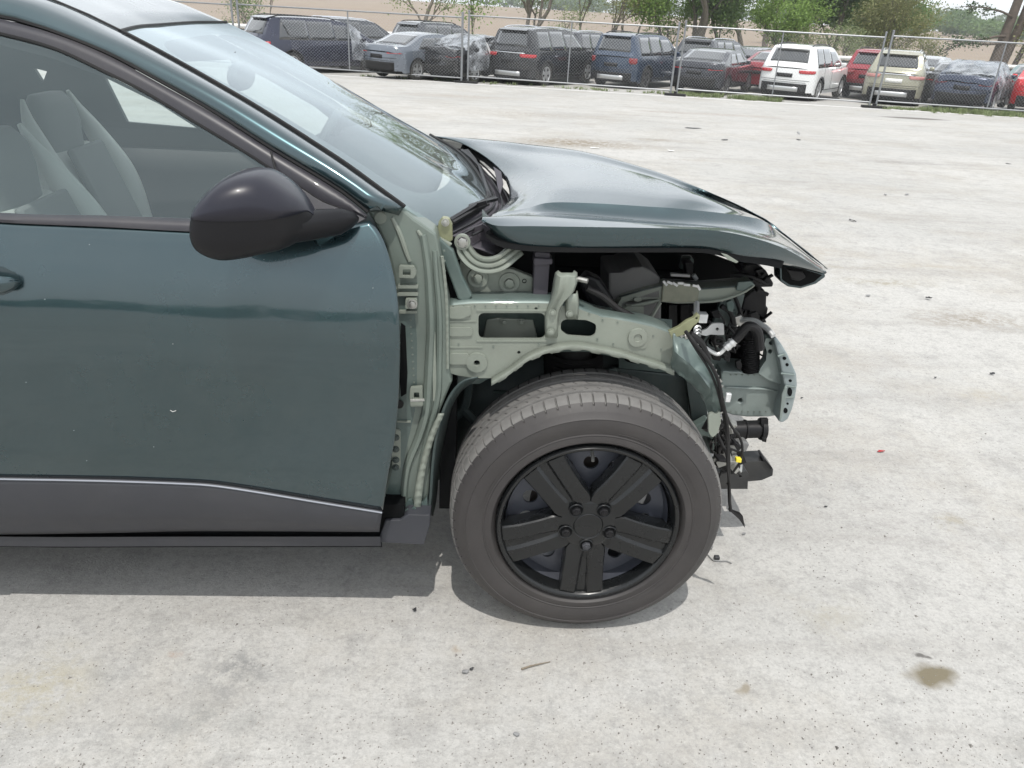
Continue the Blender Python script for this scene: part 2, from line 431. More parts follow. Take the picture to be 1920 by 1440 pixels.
    c = spot(c, 1000, 215, 2.3, 1.1, (.27,.24,.20), .6, .9)
    c = spot(c, 1290, 300, .5, .12, (.30,.26,.22), .5, .9)
    c = spot(c, 1715, 222, 1.1, .45, (.13,.12,.11), .9, .5)
    c = spot(c, 1690, 305, .8, .25, (.22,.21,.20), .6, .7)
    c = spot(c, 1240, 210, .8, .3, (.27,.23,.19), .6, .8)
    c = spot(c, 1750, 500, .7, .10, (.34,.31,.26), .6, .9)
    c = spot(c, 1820, 600, .5, .22, (.26,.235,.20), .9, .9)
    c = spot(c, 1580, 500, .35, .06, (.31,.29,.25), .8, .9)
    c = spot(c, 1850, 740, .22, .09, (.35,.32,.26), .5, .9)
    L.new(c, b.inputs['Base Color'])
    bp = N.new('ShaderNodeBump'); bp.inputs['Strength'].default_value = .55; bp.inputs['Distance'].default_value = .004
    hs = N.new('ShaderNodeMath'); hs.operation = 'ADD'; L.new(nz(55, 6, .8), hs.inputs[0]); L.new(nz(160, 3, .8), hs.inputs[1])
    L.new(hs.outputs[0], bp.inputs['Height']); L.new(bp.outputs['Normal'], b.inputs['Normal'])
    return m
GROUND = groundmat()
ys, xs = ground_mesh()
grid('paved_lot', [[Vector((x, y, gz(x, y))) for x in xs] for y in ys], GROUND, kind='structure', sharp=0)
# storage yard behind the fence (gravel), then the ploughed field
def earth(name, a, b, c, s1, s2):
    m, N, L = nmat(name); p = N['Principled BSDF']; p.inputs['Roughness'].default_value = .95; p.inputs['Specular IOR Level'].default_value = .15
    tc = N.new('ShaderNodeTexCoord'); col = a
    prev = None
    for s, cc, st in ((s1, b, .8), (s2, c, .6)):
        n = N.new('ShaderNodeTexNoise'); n.inputs['Scale'].default_value = s; n.inputs['Detail'].default_value = 8; n.inputs['Roughness'].default_value = .7; L.new(tc.outputs['Object'], n.inputs['Vector'])
        r = N.new('ShaderNodeMapRange'); r.inputs['From Min'].default_value = .42; r.inputs['From Max'].default_value = .66; r.inputs['To Max'].default_value = st; L.new(n.outputs['Fac'], r.inputs['Value'])
        mx = N.new('ShaderNodeMixRGB'); L.new(r.outputs['Result'], mx.inputs['Fac']); mx.inputs['Color2'].default_value = (*cc, 1)
        if prev: L.new(prev, mx.inputs['Color1'])
        else: mx.inputs['Color1'].default_value = (*a, 1)
        prev = mx.outputs['Color']
    L.new(prev, p.inputs['Base Color']); return m
YARD = earth('yard_gravel', (.34,.33,.31), (.24,.23,.21), (.42,.41,.38), .5, 9)
FIELD = earth('ploughed_soil', (.27,.215,.175), (.30,.25,.19), (.23,.195,.145), .03, .5)
VERGE = earth('grassy_verge', (.16,.17,.075), (.22,.20,.11), (.11,.13,.05), .3, 4)
yy = [29.5, 31, 33, 36, 40, 43, 46]
xx = [-400,-200,-100,-60,-40,-20,0,20,40,60,100,200,400]
grid('storage_yard', [[Vector((x, y, gz(x, y)+(0 if y < 45 else 0))) for x in xx] for y in yy], YARD, kind='structure', sharp=0)
yy = [46, 48, 52, 58]
grid('grass_verge', [[Vector((x, y, gz(x, y))) for x in xx] for y in yy], VERGE, kind='structure', sharp=0)
yy = [58, 66, 80, 100, 130, 160, 200, 250, 300, 366, 500, 900]
xx = [-900,-500,-250,-120,-60,-40,-20,-10,0,10,20,40,60,100,200,400,900]
grid('ploughed_field', [[Vector((x, y, gz(x, y))) for x in xx] for y in yy], FIELD, kind='structure', sharp=0)

# ------------------------------------------------------------------ the wrecked car in front
CAR = empty('damaged_car', (-.3, MID, 0), label='dark teal crossover with front fender stripped off and crumpled hood, nearest to the camera', category='car')
CAR.matrix_world = Matrix.Translation(CAR.location)
_old_link = link
def link(name, me, parent=None, **k):
    o = _old_link(name, me, parent, **k)
    if parent is CAR: o.matrix_parent_inverse = Matrix.Translation(-CAR.location)
    return o
def P2(pts, off=0): return [on(x, y, off) for x, y in pts]
def W(X, Z, off=0): return side(X, Z, off)

# --- front door
doorE = [(693,414),(706,428),(718,448),(729,482),(738,518),(744,554),(748,600),(749,652),(748,720),(745,773),(739,830),(729,885),(718,956)]
XB = -1.20         # rear edge of the door, just outside the picture
belt = [W(XB, on(0,415).z+.012)]+P2([(0,416),(120,422),(250,428),(370,434),(500,436),(600,430),(660,421),(693,414)])
clad_top = [W(XB, on(0,895).z)]+P2([(0,895),(120,897),(243,900),(370,905),(413,909),(486,920),(600,939),(717,958)])
edge = P2(doorE)
n, m_ = 90, 60
left = [W(XB, lerp(belt[0].z, clad_top[0].z, j/(m_-1))) for j in range(m_)]
rows = coons(curve(belt, n), curve(clad_top, n), left, curve(edge, m_))
rows = [[side(p.x, p.z) for p in r] for r in rows]
TOCAM = (0, -1, 0)
rows = [[p+Vector((0, .0013*noise.noise(Vector((p.x*2.2, 3.1, p.z*7)))+.0006*noise.noise(Vector((p.x*6, 9.1, p.z*16))), 0)) for p in r] for r in rows]
DOOR = grid('front_door', rows, PAINT, CAR, solid=.03, face=TOCAM, sharp=60)
# lower grey cladding of the door with the highlight along its edge built as a pale strip
clad_bot = [W(XB, on(0,1009).z)]+P2([(0,1009),(200,1006),(340,1003),(500,1003),(710,1004)])
rows = ruled([p.copy() for p in clad_top], clad_bot, GREYP, 70, 14, lambda p: side(p.x, p.z, -.006))
tuck = []
for j, r in enumerate(rows):
    t = j/13
    tuck.append([p+Vector((0, -.004*math.sin(math.pi*min(1, t*1.6)) + (.02*max(0, t-.62)/.38), 0)) for p in r])
grid('lower_cladding', tuck, GREYP, DOOR, solid=.02, face=TOCAM, sharp=50)
b = MB(); b.tube([p+Vector((0,-.0075,0)) for p in curve([side(p.x, p.z) for p in clad_top], 60)], .0019, 6); b.make('cladding_edge_highlight'.replace('_highlight',''), LIGHTG, DOOR)
# rocker sill under the door and its open front end
rk_top = [W(-2.05, .285)]+[side(on(x, 1011).x, on(x, 1011).z-.002) for x in (0, 350, 712)]
rk_bot = [p+Vector((0, .012, -.035)) for p in rk_top]
grid('rocker_sill', [[p+Vector((0, .012, 0)) for p in curve(rk_top, 20)], [p+Vector((0,.008,0)) for p in curve(rk_bot, 20)], [p+Vector((0,.10,-.01)) for p in curve(rk_bot, 20)]], GREYP, CAR, face=TOCAM, sharp=30)
grid('sill_shadow_gap', [[p+Vector((0, .03, .02)) for p in curve(rk_top, 8)], [p+Vector((0,.03,-.02)) for p in curve(rk_bot, 8)]], DARK, CAR)
plate('sill_front_end', [(722,976),(750,975),(764,965),(807,966),(806,986),(795,1022),(709,1017)], 1.562, GREYP, CAR, th=.12, bevel=.003)

# --- roof rail / front pillar in body colour
railU = [W(-3.0,1.30,.02), W(-2.5, 1.40, .01), W(-1.9, 1.455), W(-1.35, 1.463)]
def onY(px, py, Y): return at(px, py, Y)
def pilY(z): return interp([(1.04,1.575),(1.08,1.60),(1.2,1.68),(1.3,1.76),(1.36,1.83),(1.40,1.875),(1.46,1.90)], z)
def onp(px, py, off=0):
    Y = 1.7
    for _ in range(14): p = at(px, py, Y); Y = pilY(p.z)+off
    return at(px, py, Y)
railTop = [(230,62),(300,99),(400,155),(500,214),(640,304),(720,362),(757,389)]
railBot = [(0,27),(60,42),(100,55),(200,95),(300,148),(400,205),(510,275),(600,329),(645,358),(690,394)]
up = [onp(-200,-35),onp(0,-22),onp(110,6)]+[onp(*q) for q in railTop]
lo = [on(-200,20,-.0), on(-60,18)]+P2(railBot)
back_up = [Vector((-3.05, 1.98, 1.30)), Vector((-2.5, 1.93, 1.435)), Vector((-1.9, 1.915, 1.475)), Vector((-1.45, 1.91, 1.478))]
back_lo = [Vector((-3.05, 1.80, 1.20)), Vector((-2.5, 1.76, 1.36)), Vector((-1.9, 1.745, 1.415)), Vector((-1.45, 1.75, 1.425))]
cu = curve(back_up+up[1:], 90); cl = curve(back_lo+lo[2:], 90)
rows = []
for j in range(11):
    t = j/10; r = []
    for a, c in zip(cu, cl):
        p = a.lerp(c, t); w = math.sin(math.pi*t)
        p = p+Vector((0, -.020*w, .014*w)); r.append(p)
    rows.append(r)
grid('roof_rail', rows, PAINT, CAR, solid=.02, face=(0,-1,.6), sharp=80)
RAIL_TOP = rows[0]
# black gap seal under it
b = MB(); b.tube([p+Vector((0,.004,-.004)) for p in rows[-1]], .005, 6); b.make('door_seal', RUB, CAR)
# --- window frame of the door (satin black), pillar trim, glass
fo = [on(-60,22,.004)]+P2([(0,35),(100,63),(200,103),(300,157),(400,213),(510,283),(600,337),(640,363),(688,403)], .004)
fi = [on(-60,51,.012)]+P2([(0,63),(100,90),(187,130),(267,170),(367,230),(467,290),(513,320),(560,350),(605,379),(686,409)], .012)
fo2 = [W(-1.25, fo[0].z+.006,.004)]+fo; fi2 = [W(-1.25, fi[0].z+.006,.012)]+fi
co, ci = curve(fo2, 60), curve(fi2, 60)
grid('window_frame', [co, [a.lerp(c, .5)+Vector((0,-.004,0)) for a, c in zip(co, ci)], ci, [p+Vector((0,.02,0)) for p in ci]], FRAME, DOOR, solid=.006, face=TOCAM, sharp=40)
b = MB(); b.tube([p+Vector((0,.002,0)) for p in ci], .004, 6); b.make('glass_run_seal', RUB, DOOR)
# sail panel at the front corner of the window
plate('mirror_sail_panel', [(513,320),(560,350),(605,379),(688,409),(672,418),(640,428),(530,424),(525,390),(519,345)], lambda x, y: on(x, y, .010).y, FRAME, DOOR, th=.01, bevel=.001)
b = MB(); b.tube(P2([(508,284),(514,310),(521,335),(526,400)], .000), .0022, 6); b.make('sail_panel_joint', RUB, DOOR)
# belt moulding
bt = [W(XB, on(0,403).z+.012)]+P2([(0,403),(200,408),(367,414),(520,420),(640,424)]); bb = [W(XB, on(0,416).z+.012)]+P2([(0,416),(200,425),(370,434),(520,436),(655,424)])
ct, cb = curve(bt, 40), curve(bb, 40)
grid('belt_moulding', [[p+Vector((0,.018,0)) for p in ct], [p+Vector((0,-.004,0)) for p in ct], [a.lerp(c,.5)+Vector((0,-.007,0)) for a, c in zip(ct, cb)], [p+Vector((0,-.003,0)) for p in cb]], FRAME, DOOR, face=TOCAM, sharp=50)
# side glass
gt = [p+Vector((0,.014,0)) for p in curve([fi2[0]]+fi2[1:], 50)]
gb = [p+Vector((0,.016,-.01)) for p in curve(bt, 50)]
gb = curve([W(-1.25, bt[0].z,.016)]+[p+Vector((0,.016,-.008)) for p in bt], 50)
grid('door_glass', [[ (lambda p: side(p.x, p.z, .016))(a.lerp(c, j/9)) for a, c in zip(gt, gb)] for j in range(10)], GLASS_S, DOOR, face=TOCAM, sharp=0)
# door handle (front end only reaches into the picture)
hx = [-1.12, -1.0, -.93, -.87, -.81, -.765, -.735]
hp = on(42,526)
b = MB(); rr = []
hs = [at(x, y, on(x, y).y) for x, y in [(-110,520),(-70,518),(-30,520),(0,523),(20,525),(34,526),(42,527)]]
for p, r in zip(hs, (.020,.022,.022,.021,.018,.012,.003)):
    rr.append([p+Vector((0, -.030*min(1, r/.02)+.022*math.cos(a)*0 - .012*math.cos(a)*min(1,r/.02), r*math.sin(a)*.95)) for a in [2*math.pi*k/12 for k in range(12)]])
grid('door_handle', rr, PAINT, DOOR, closed=True, caps=True, sharp=60)
plate('handle_recess', [(x+0, y) for x, y in circ(-25, 527, 62, 20, 30)], lambda x, y: on(x, y).y-.0015, mat('handle_recess_shade', (.012,.028,.032), .4, .3, .8), DOOR, th=.003, bevel=0)  # flat ellipse in darker teal; the shade of the hollow is in its colour

# --- door mirror
def mirror():
    cols = []
    top = [(370,412),(372,396),(383,370),(417,337),(440,326),(467,320),(500,322),(533,340),(567,368),(585,392),(592,404)]
    bot = [(370,424),(374,448),(385,464),(408,475),(433,479),(467,475),(500,468),(533,461),(560,450),(582,432),(592,412)]
    n = 26
    tp = curve([Vector((x, y, 0)) for x, y in top], n); bp_ = curve([Vector((x, y, 0)) for x, y in bot], n)
    for i in range(n):
        u = i/(n-1); wd = .088*math.sin(math.pi*min(1, max(.0, .06+u*.90)))**.55
        if u > .75: wd *= lerp(1, .45, (u-.75)/.25)
        yc = lerp(1.395, 1.47, u)
        a, c = at(tp[i].x, tp[i].y, yc), at(bp_[i].x, bp_[i].y, yc)
        mid = a.lerp(c, .5); h = (a.z-c.z)/2; ring = []
        zs = interp([(-.47, at(372,416,1.33).z), (-.21, at(590,412,1.38).z)], mid.x); sf = max(-.85, min(.85, (zs-mid.z)/max(h, .004)))
        ts = math.copysign(math.asin(abs(sf)**(1/.66)), sf)
        for k in range(28):
            t = lerp(ts, math.pi-ts, k/14) if k <= 14 else lerp(math.pi-ts, 2*math.pi+ts, (k-14)/14)
            cs, sn = math.cos(t), math.sin(t)
            e = .66
            y = -math.copysign(abs(cs)**e, cs)*wd; z = math.copysign(abs(sn)**e, sn)*h
            x = (a.x-c.x)/2*math.copysign(abs(sn)**e, sn)
            ring.append(mid+Vector((x, y, z)))
        cols.append(ring)
    return cols
cols = mirror()
capm = mat('mirror_cap_gloss', (.013,.013,.022), .34, 0, .25, dust=.015, spec=.3)
lowm = mat('mirror_base_black', (.007,.007,.009), .42, 0, .0, var=.05, dust=.012, spec=.28)
V = [p for r in cols for p in r]; Fu = []; Fl = []
def seamk(p):
    # the lid line runs slightly downwards to the arm
    return p
for j in range(len(cols)-1):
    for k in range(28):
        a = j*28+k; c = j*28+(k+1) % 28; q = (a, c, c+28, a+28)
        (Fu if k < 14 else Fl).append(q)
def sub_mesh(name, V, Fc, m, parent, push=0, **k):
    idx = {}; v2 = []; f2 = []
    for f in Fc:
        g = []
        for i in f:
            if i not in idx: idx[i] = len(v2); v2.append(V[i])
            g.append(idx[i])
        f2.append(tuple(g))
    return mesh(name, v2, f2, m, parent, **k)
Fl += [tuple(range(27,-1,-1)), tuple(range(len(V)-28, len(V)))]
MIR = sub_mesh('mirror_housing', V, Fl, lowm, DOOR, sharp=45)
cen = Vector((sum(p.x for p in V)/len(V), sum(p.y for p in V)/len(V), sum(p.z for p in V)/len(V)))
V2 = [cen+(p-cen)*1.012 for p in V]
sub_mesh('mirror_cap', V2, Fu, capm, DOOR, sharp=60, solid=.003, face=(0,-.3,1))
# mirror arm and base foot on the sail panel
ar = []
for (x0, y0), (x1, y1), Y, w in [((545,455),(560,398),1.44,.045),((590,449),(590,393),1.475,.035),((640,440),(640,391),1.515,.022),((662,426),(664,398),1.535,.014),((672,415),(673,408),1.545,.006)]:
    a, c = at(x0, y0, Y), at(x1, y1, Y); m2 = a.lerp(c, .5); h = (c-a)/2
    ar.append([m2+h*math.sin(t)+Vector((0, -math.cos(t)*w, 0)) for t in [2*math.pi*k/14 for k in range(14)]])
grid('mirror_arm', ar, lowm, DOOR, closed=True, caps=True, sharp=50)

# --- roof, windscreen
hdr = [(228,61),(262,52),(300,48.5),(367,43.5),(427,43)]
hdrY = [1.875, 2.1, 2.35, 2.7, 2.93]
H3 = [at(x, y, Y) for (x, y), Y in zip(hdr, hdrY)]
base = [((822,431),1.70),((880,401),1.93),((911,374),2.15),((907,350),2.38),((884,313),2.62),((855,283),2.87),((805,254),3.10)]
B3 = [at(x, y, Y) for (x, y), Y in base]
nearE = [H3[0]]+[onp(x, y, .004) for x, y in [(300,99),(400,155),(500,214),(640,304),(720,362),(757,389)]]+[B3[0]]
farE = [H3[-1], at(500,79,2.97), at(600,137,3.0), at(700,195,3.04), B3[-1]]
n, mm = 30, 30
c0, c1 = curve(H3, n), curve(B3, n)
rows = coons(c0, c1, curve(nearE, mm), curve(farE, mm))
def bow(rows, amp, nrm):
    out = []
    for j, r in enumerate(rows):
        v = j/(len(rows)-1); out.append([p+nrm*amp*math.sin(math.pi*v)*math.sin(math.pi*i/(len(r)-1)) for i, p in enumerate(r)])
    return out
WN = Vector((.5, 0, .85)).normalized()
WS = bow(rows, .012, WN)
GLASS = grid('windshield', WS, GLASS_W, CAR, face=WN, sharp=0)
# painted black band round the glass, on its inner side
band = mat('glass_frit_band', (.045,.045,.05), .35, 0, .3)
def wp(u, v):
    j = v*(mm-1); i = u*(n-1); j0, i0 = min(int(j), mm-2), min(int(i), n-2); a, c = j-j0, i-i0
    return (WS[j0][i0]*(1-a)*(1-c)+WS[j0+1][i0]*a*(1-c)+WS[j0][i0+1]*(1-a)*c+WS[j0+1][i0+1]*a*c)-WN*.006
def inner(t):
    # rounded rectangle in (u,v), t around
    x0, x1, y0, y1, r = .07, .93, .075, .865, .10
    ang = 2*math.pi*t; cx, cy = (x0+x1)/2, (y0+y1)/2; e = .30
    cs, sn = math.cos(ang), math.sin(ang)
    return cx+(x1-x0)/2*math.copysign(abs(cs)**e, cs), cy+(y1-y0)/2*math.copysign(abs(sn)**e, sn)
def outerp(t):
    ang = 2*math.pi*t; cs, sn = math.cos(ang), math.sin(ang); k = max(abs(cs), abs(sn)); return .5+.5*cs/k, .5+.5*sn/k
rr = []
for k in range(7):
    rr.append([wp(*[lerp(a, c, k/6) for a, c in zip(outerp(i/160), inner(i/160))]) for i in range(160)])
grid('frit_band', rr, band, GLASS, closed=True, face=WN, sharp=0)
# roof
RC = [Vector((-3.02, 1.99, 1.31)), Vector((-2.5, 1.94, 1.44)), Vector((-1.9, 1.92, 1.48)), Vector((-1.45, 1.915, 1.482))]
nr = curve(RC+[RAIL_TOP[int(len(RAIL_TOP)*t)] for t in (.55,.62)]+[H3[0]], 30) if False else curve(RC+[onp(0,-22,.004), onp(110,6,.004), H3[0]], 30)
fr = [far(p) for p in nr[:-1]]+[H3[-1]]
fr = curve([far(p) for p in RC]+[at(300,-6,2.93), H3[-1]], 30)
rearc = curve([nr[0], Vector((-3.08, MID, 1.35)), fr[0]], n)
rows = coons(rearc, c0, nr, fr)
rf = []
for j, r in enumerate(rows):
    v = j/(len(rows)-1)
    rf.append([p+Vector((0,0,.030*(1-v)**.5*math.sin(math.pi*i/(n-1)))) for i, p in enumerate(r)])
grid('roof', rf, PAINT, CAR, solid=.01, face=(0,0,1), sharp=0)
b = MB(); b.tube([p+Vector((-.004,0,.002)) for p in c0], .0045, 8); b.make('windshield_top_moulding', RUB, CAR)
b = MB(); b.tube([p+Vector((0,.008,.000)) for p in nr], .004, 6); b.make('roof_ditch_moulding', RUB, CAR)
b = MB(); b.tube([p+Vector((.002,0,.002)) for p in curve(nearE[:-1], 50)], .0045, 6); b.make('windshield_side_moulding', RUB, CAR)
# far-side pillar
pf = curve(farE, 24)
grid('far_pillar', [pf, [p+Vector((-.01,.03,-.015)) for p in pf], [p+Vector((-.05,.05,-.04)) for p in pf]], PAINT, CAR, solid=.01, sharp=60)
# far door: panel below the belt, frame above, open window holes with glass
def farstrip(name, X0, X1, Z0, Z1, m, parent, nx=10, nz=6, off=0, solid=.03):
    return grid(name, [[far(side(lerp(X0, X1, i/nx), lerp(Z0, Z1, j/nz), off)) for i in range(nx+1)] for j in range(nz+1)], m, parent, solid=solid, face=(0,1,0), sharp=60)
FD = farstrip('far_front_door', -1.50, -.22, .28, .90, PAINT, CAR, 14, 10)
farstrip('inner_door_card', -1.49, -.2, .35, .90, DASHM, FD, 8, 6, .05)
# pillars between the far windows
FR = empty('far_window_frame', (0,0,0)) if False else None
def farpoly(name, pts, m, parent, th=.02, off=0):
    V = [far(side(x, z, off)) for x, z in pts]; b = MB(); b.prism(V, Vector((0, -th, 0))); return b.make(name, m, parent, smooth=False)
def onfar(px, py):
    Y = 3.2
    for _ in range(14): p = at(px, py, Y); Y = 2*MID-(catmull(SEC, max(.9, p.z))+.03)
    return Y
plate('far_door_frame', [(-420,10),(180,52),(400,66),(520,128),(620,186),(700,242),(690,330),(590,370),(0,370),(-420,360)], onfar, DASHM, CAR, th=.02, bevel=0,
      holes=[[(196,146),(300,118),(430,112),(500,148),(590,200),(640,240),(600,262),(500,252),(372,241),(238,229)], [(62,127),(88,134),(80,155)], [(-300,120),(-150,100),(-120,215),(-300,215)]])
mesh('far_door_glass', [Vector((p[0], onfar(*p)+.012, 0)) and at(p[0], p[1], onfar(*p)+.012) for p in [(190,118),(430,104),(600,196),(650,240),(600,266),(236,235)]], [tuple(range(6))], GLASS_S, CAR, smooth=False)
plate('inner_pillar_trim', [(0,70),(100,96),(187,136),(267,176),(367,236),(467,296),(520,326),(525,345),(452,290),(372,242),(300,196),(200,147),(100,110),(0,84)], lambda x, y: on(x, y, .05).y, DASHM, CAR, th=.01, bevel=0)
# rear half of both sides
def archz(X, c=-2.36, r=.40, base=.27):
    d = abs(X-c); return base if d >= r else max(base, .345+math.sqrt(max(0, r*r-d*d)))
for fs in (False, True):
    rows = []
    for j in range(14):
        r = []
        for i in range(41):
            X = lerp(-3.20, -1.215 if not fs else -1.50, i/40); z0 = archz(X); z = lerp(z0, 1.06 if not fs else .96, j/13); p = side(X, z); p.x += .12*max(0, (z-.6))*max(0, (-2.9-X)/.3); r.append(far(p) if fs else p)
        rows.append(r)
    grid('rear_body_side', rows, PAINT, CAR, solid=.02, face=(0, 1 if fs else -1, 0), sharp=50)
    arc = [side(-2.36+.415*math.cos(a), .345+.415*math.sin(a), -.012) for a in [math.pi*k/24 for k in range(25)]]
    arc2 = [side(-2.36+.355*math.cos(a), .345+.355*math.sin(a), .03) for a in [math.pi*k/24 for k in range(25)]]
    if fs: arc, arc2 = [far(p) for p in arc], [far(p) for p in arc2]
    grid('rear_arch_cladding', [arc, arc2], GREYP, CAR, solid=.02, sharp=60)
V = [side(x, z, .012) for x, z in [(-2.5,1.08),(-1.25,1.05),(-1.25,1.385),(-2.25,1.35)]]
mesh('rear_door_glass', V, [tuple(range(4))], GLASS_S, CAR, smooth=False)
V = [side(x, z, .006) for x, z in [(-1.30,1.04),(-1.215,1.04),(-1.24,1.43),(-1.31,1.43)]]
b = MB(); b.prism(V, (0,.04,0)); b.make('centre_pillar_trim', FRAME, CAR, smooth=False)
V = [side(x, z, .006) for x, z in [(-2.95,1.05),(-2.45,1.05),(-2.2,1.36),(-2.95,1.28)]]
b = MB(); b.prism(V, (0,.04,0)); b.make('rear_quarter_panel', PAINT, CAR, smooth=False)
# tail
tl = []
for z, x in [(.30,-3.16),(.5,-3.26),(.75,-3.26),(.98,-3.20),(1.08,-3.14),(1.32,-3.02)]:
    w = 1.60 if z < 1.05 else 1.72 if z < 1.2 else 1.95
    tl.append([Vector((x+.12*abs(2*i/12-1)**3, lerp(w, 2*MID-w, i/12), z)) for i in range(13)])
grid('tailgate', tl, PAINT, CAR, solid=.02, face=(-1,0,0), sharp=60)
# floor, firewall, cabin
b = MB(); b.box((-1.6, MID, .30), (2.9, 1.45, .04)); b.box((-.05, MID, .62), (.04, 1.45, .66)); b.box((-1.15, 1.635, .33), (2.0, .13, .10)); b.box((-1.15, 2*MID-1.635, .33), (2.0, .13, .10)); b.make('underbody', DARK, CAR, smooth=False)
rows = [[Vector((-.20+.10*math.sin(math.pi*i/12), lerp(1.68, 3.14, i/12), 1.02)) for i in range(13)], [Vector((-.45, lerp(1.66, 3.16, i/12), 1.045)) for i in range(13)], [Vector((-.62, lerp(1.66, 3.16, i/12), 1.0)) for i in range(13)], [Vector((-.60, lerp(1.66, 3.16, i/12), .55)) for i in range(13)]]
grid('dashboard', rows, DASHM, CAR, solid=.02, sharp=60)
def seat(X, Yc, recl=.22):
    def sec(z, w, d, x, n=28):
        z -= .09
        return [Vector((x+d*math.cos(t)*abs(math.cos(t))**-.3 if abs(math.cos(t))>.01 else x, Yc+w*math.copysign(abs(math.sin(t))**.6, math.sin(t)), z)) for t in [2*math.pi*k/n for k in range(n)]]
    bk = [sec(.52,.22,.07,X+.02), sec(.62,.25,.08,X), sec(.80,.26,.085,X-.05), sec(.95,.245,.075,X-.09), sec(1.03,.21,.06,X-.115), sec(1.06,.16,.045,X-.125)]
    o = grid('seat_backrest', bk, SEATM, CAR, closed=True, caps=True, sharp=60)
    b = MB(); b.prism([Vector((X+.095-.15*t, Yc-.12, .56+.42*t)) for t in (0, 1)]+[Vector((X+.095-.15*t, Yc+.12, .56+.42*t)) for t in (1, 0)], (.022,0,.008)); b.make('seat_insert', SEATD, o, bevel=.01)
    hr = [sec(1.0,.12,.05,X-.125), sec(1.08,.12,.05,X-.13), sec(1.14,.125,.05,X-.13), sec(1.20,.12,.045,X-.135), sec(1.235,.09,.025,X-.14)]
    grid('headrest', hr, SEATD, o, closed=True, caps=True, sharp=60)
    for s_ in (-1, 1):
        b = MB(); b.tube(curve([Vector((X-.01, Yc+s_*.22, .66)), Vector((X-.03, Yc+s_*.215, .84)), Vector((X-.08, Yc+s_*.20, .97)), Vector((X-.125, Yc+s_*.17, 1.08)), Vector((X-.14, Yc+s_*.15, 1.14))], 18), lambda t: .058*(1-t**1.7)+.006, 12); b.make('side_bolster', SEATM, o)
    cu = [sec(.40,.24,.25,X+.22), sec(.50,.25,.26,X+.22), sec(.53,.22,.23,X+.22)]
    grid('seat_cushion', cu, SEATM, o, closed=True, caps=True, sharp=60)
seat(-1.06, 2.02); seat(-1.30, 2.80)
b = MB(); b.box((-2.0, MID, .82), (.14, 1.2, .55)); b.box((-1.8, MID, .5), (.45, 1.2, .16)); b.make('rear_bench', SEATM, CAR, bevel=.05)
b = MB(); sw = Vector((-.55, 2.80, .96)); b.tube([sw+Matrix.Rotation(R(-65),3,'Y') @ Vector((.185*math.cos(t), .185*math.sin(t), 0)) for t in [2*math.pi*k/28 for k in range(29)]], .016, 8)
b.make('steering_wheel', DASHM, CAR)
q = at(452,142,2.42); b = MB(); b.lathe([(0,-.015),(.075,-.012),(.085,0),(.075,.015),(0,.02)], (0,0,0), (1,0,0), 24); b.v = [q+Vector((v.x, v.y*1.3, v.z*.48)) for v in b.v]; b.tube([q, q+Vector((-.02,0,.06))], .012); b.make('interior_mirror', DASHM, CAR)
grid('headliner', [[p-Vector((0,0,.025)) for p in r[1:-1]] for r in rf], LINER, CAR, face=(0,0,-1), sharp=0)
# ---------------------------------------------------------------- hood
A = [(905,415,1.70),(940,453,1.69),(992,470,1.675),(1100,473,1.665),(1230,471,1.665),(1330,471,1.67),(1385,491,1.69),(1462,495,1.74),(1547,514,1.84)]
B = [(904,412,1.69),(932,423,1.67),(1000,424,1.655),(1100,425.5,1.65),(1225,427.5,1.65),(1325,431,1.655),(1400,443,1.67),(1475,468,1.72),(1548.5,511,1.83)]
C = [(906,408,1.73),(955,403,1.76),(1030,402,1.785),(1110,406,1.79),(1230,415,1.79),(1325,422,1.79),(1400,433,1.79),(1485,464,1.82),(1547.5,507,1.88)]
D = [(925,401,1.82),(985,391,1.86),(1030,380,1.845),(1110,381,1.835),(1210,387,1.835),(1290,393,1.84),(1419,410,1.88),(1466,441,2.0),(1546,503,2.0)]
M1 = [(955,376,2.14),(995,365),(1050,356),(1135,358),(1228,369),(1312,380),(1421,409,1.97),(1467,440,2.06),(1545,501,2.1)]
M2 = [(939,322,2.50),(990,322),(1050,325),(1140,334),(1232,351),(1318,370),(1422,408.5,2.06),(1467,440,2.12),(1544,500,2.2)]
E_ = [(872,272,2.90),(932,280),(1010,289),(1103,300),(1212,327),(1312,361),(1422,408.5,2.18),(1467,440,2.18),(1543,499,2.3)]
F_ = [(803,254,3.10),(900,262),(975,271),(1085,285),(1206,317),(1310,355),(1421,409,2.26),(1466,441,2.25),(1540,500,2.4)]
ctrl = [[at(*q) for q in r] for r in (A, B, C, D)]
for r, dz in ((M1, .008), (M2, .010), (E_, .004), (F_, -.008)):
    o_ = []
    for k, q in enumerate(r):
        if len(q) == 3: o_.append(at(*q))
        else:
            d = ray(*q); zt = ctrl[3][k].z+dz+(0 if k > 1 else -.004); o_.append(CAM+d*((zt-CAM_H)/d.z))
    ctrl.append(o_)
last = ctrl[-1]
ctrl.append([Vector((p.x-(0, 0, 0, 0, 0, .02, .04, .06, .08)[k], (3.18, 3.18, 3.18, 3.17, 3.12, 3.1, 2.95, 2.9, 2.85)[k], p.z-(.05, .13, .17, .19, .19, .18, .13, .06, .04)[k])) for k, p in enumerate(last)])
def cm1(pts, t):
    n = len(pts)-1; k = min(int(t), n-1); f = t-k
    p1, p2 = pts[k], pts[k+1]; p0 = pts[k-1] if k > 0 else p1*2-p2; p3 = pts[k+2] if k+2 <= n else p2*2-p1
    return .5*((2*p1)+(-p0+p2)*f+(2*p0-5*p1+4*p2-p3)*f*f+(-p0+3*p1-3*p2+p3)*f**3)
NU = 72
fine = [[cm1(r, 8*i/(NU-1)) for i in range(NU)] for r in ctrl]
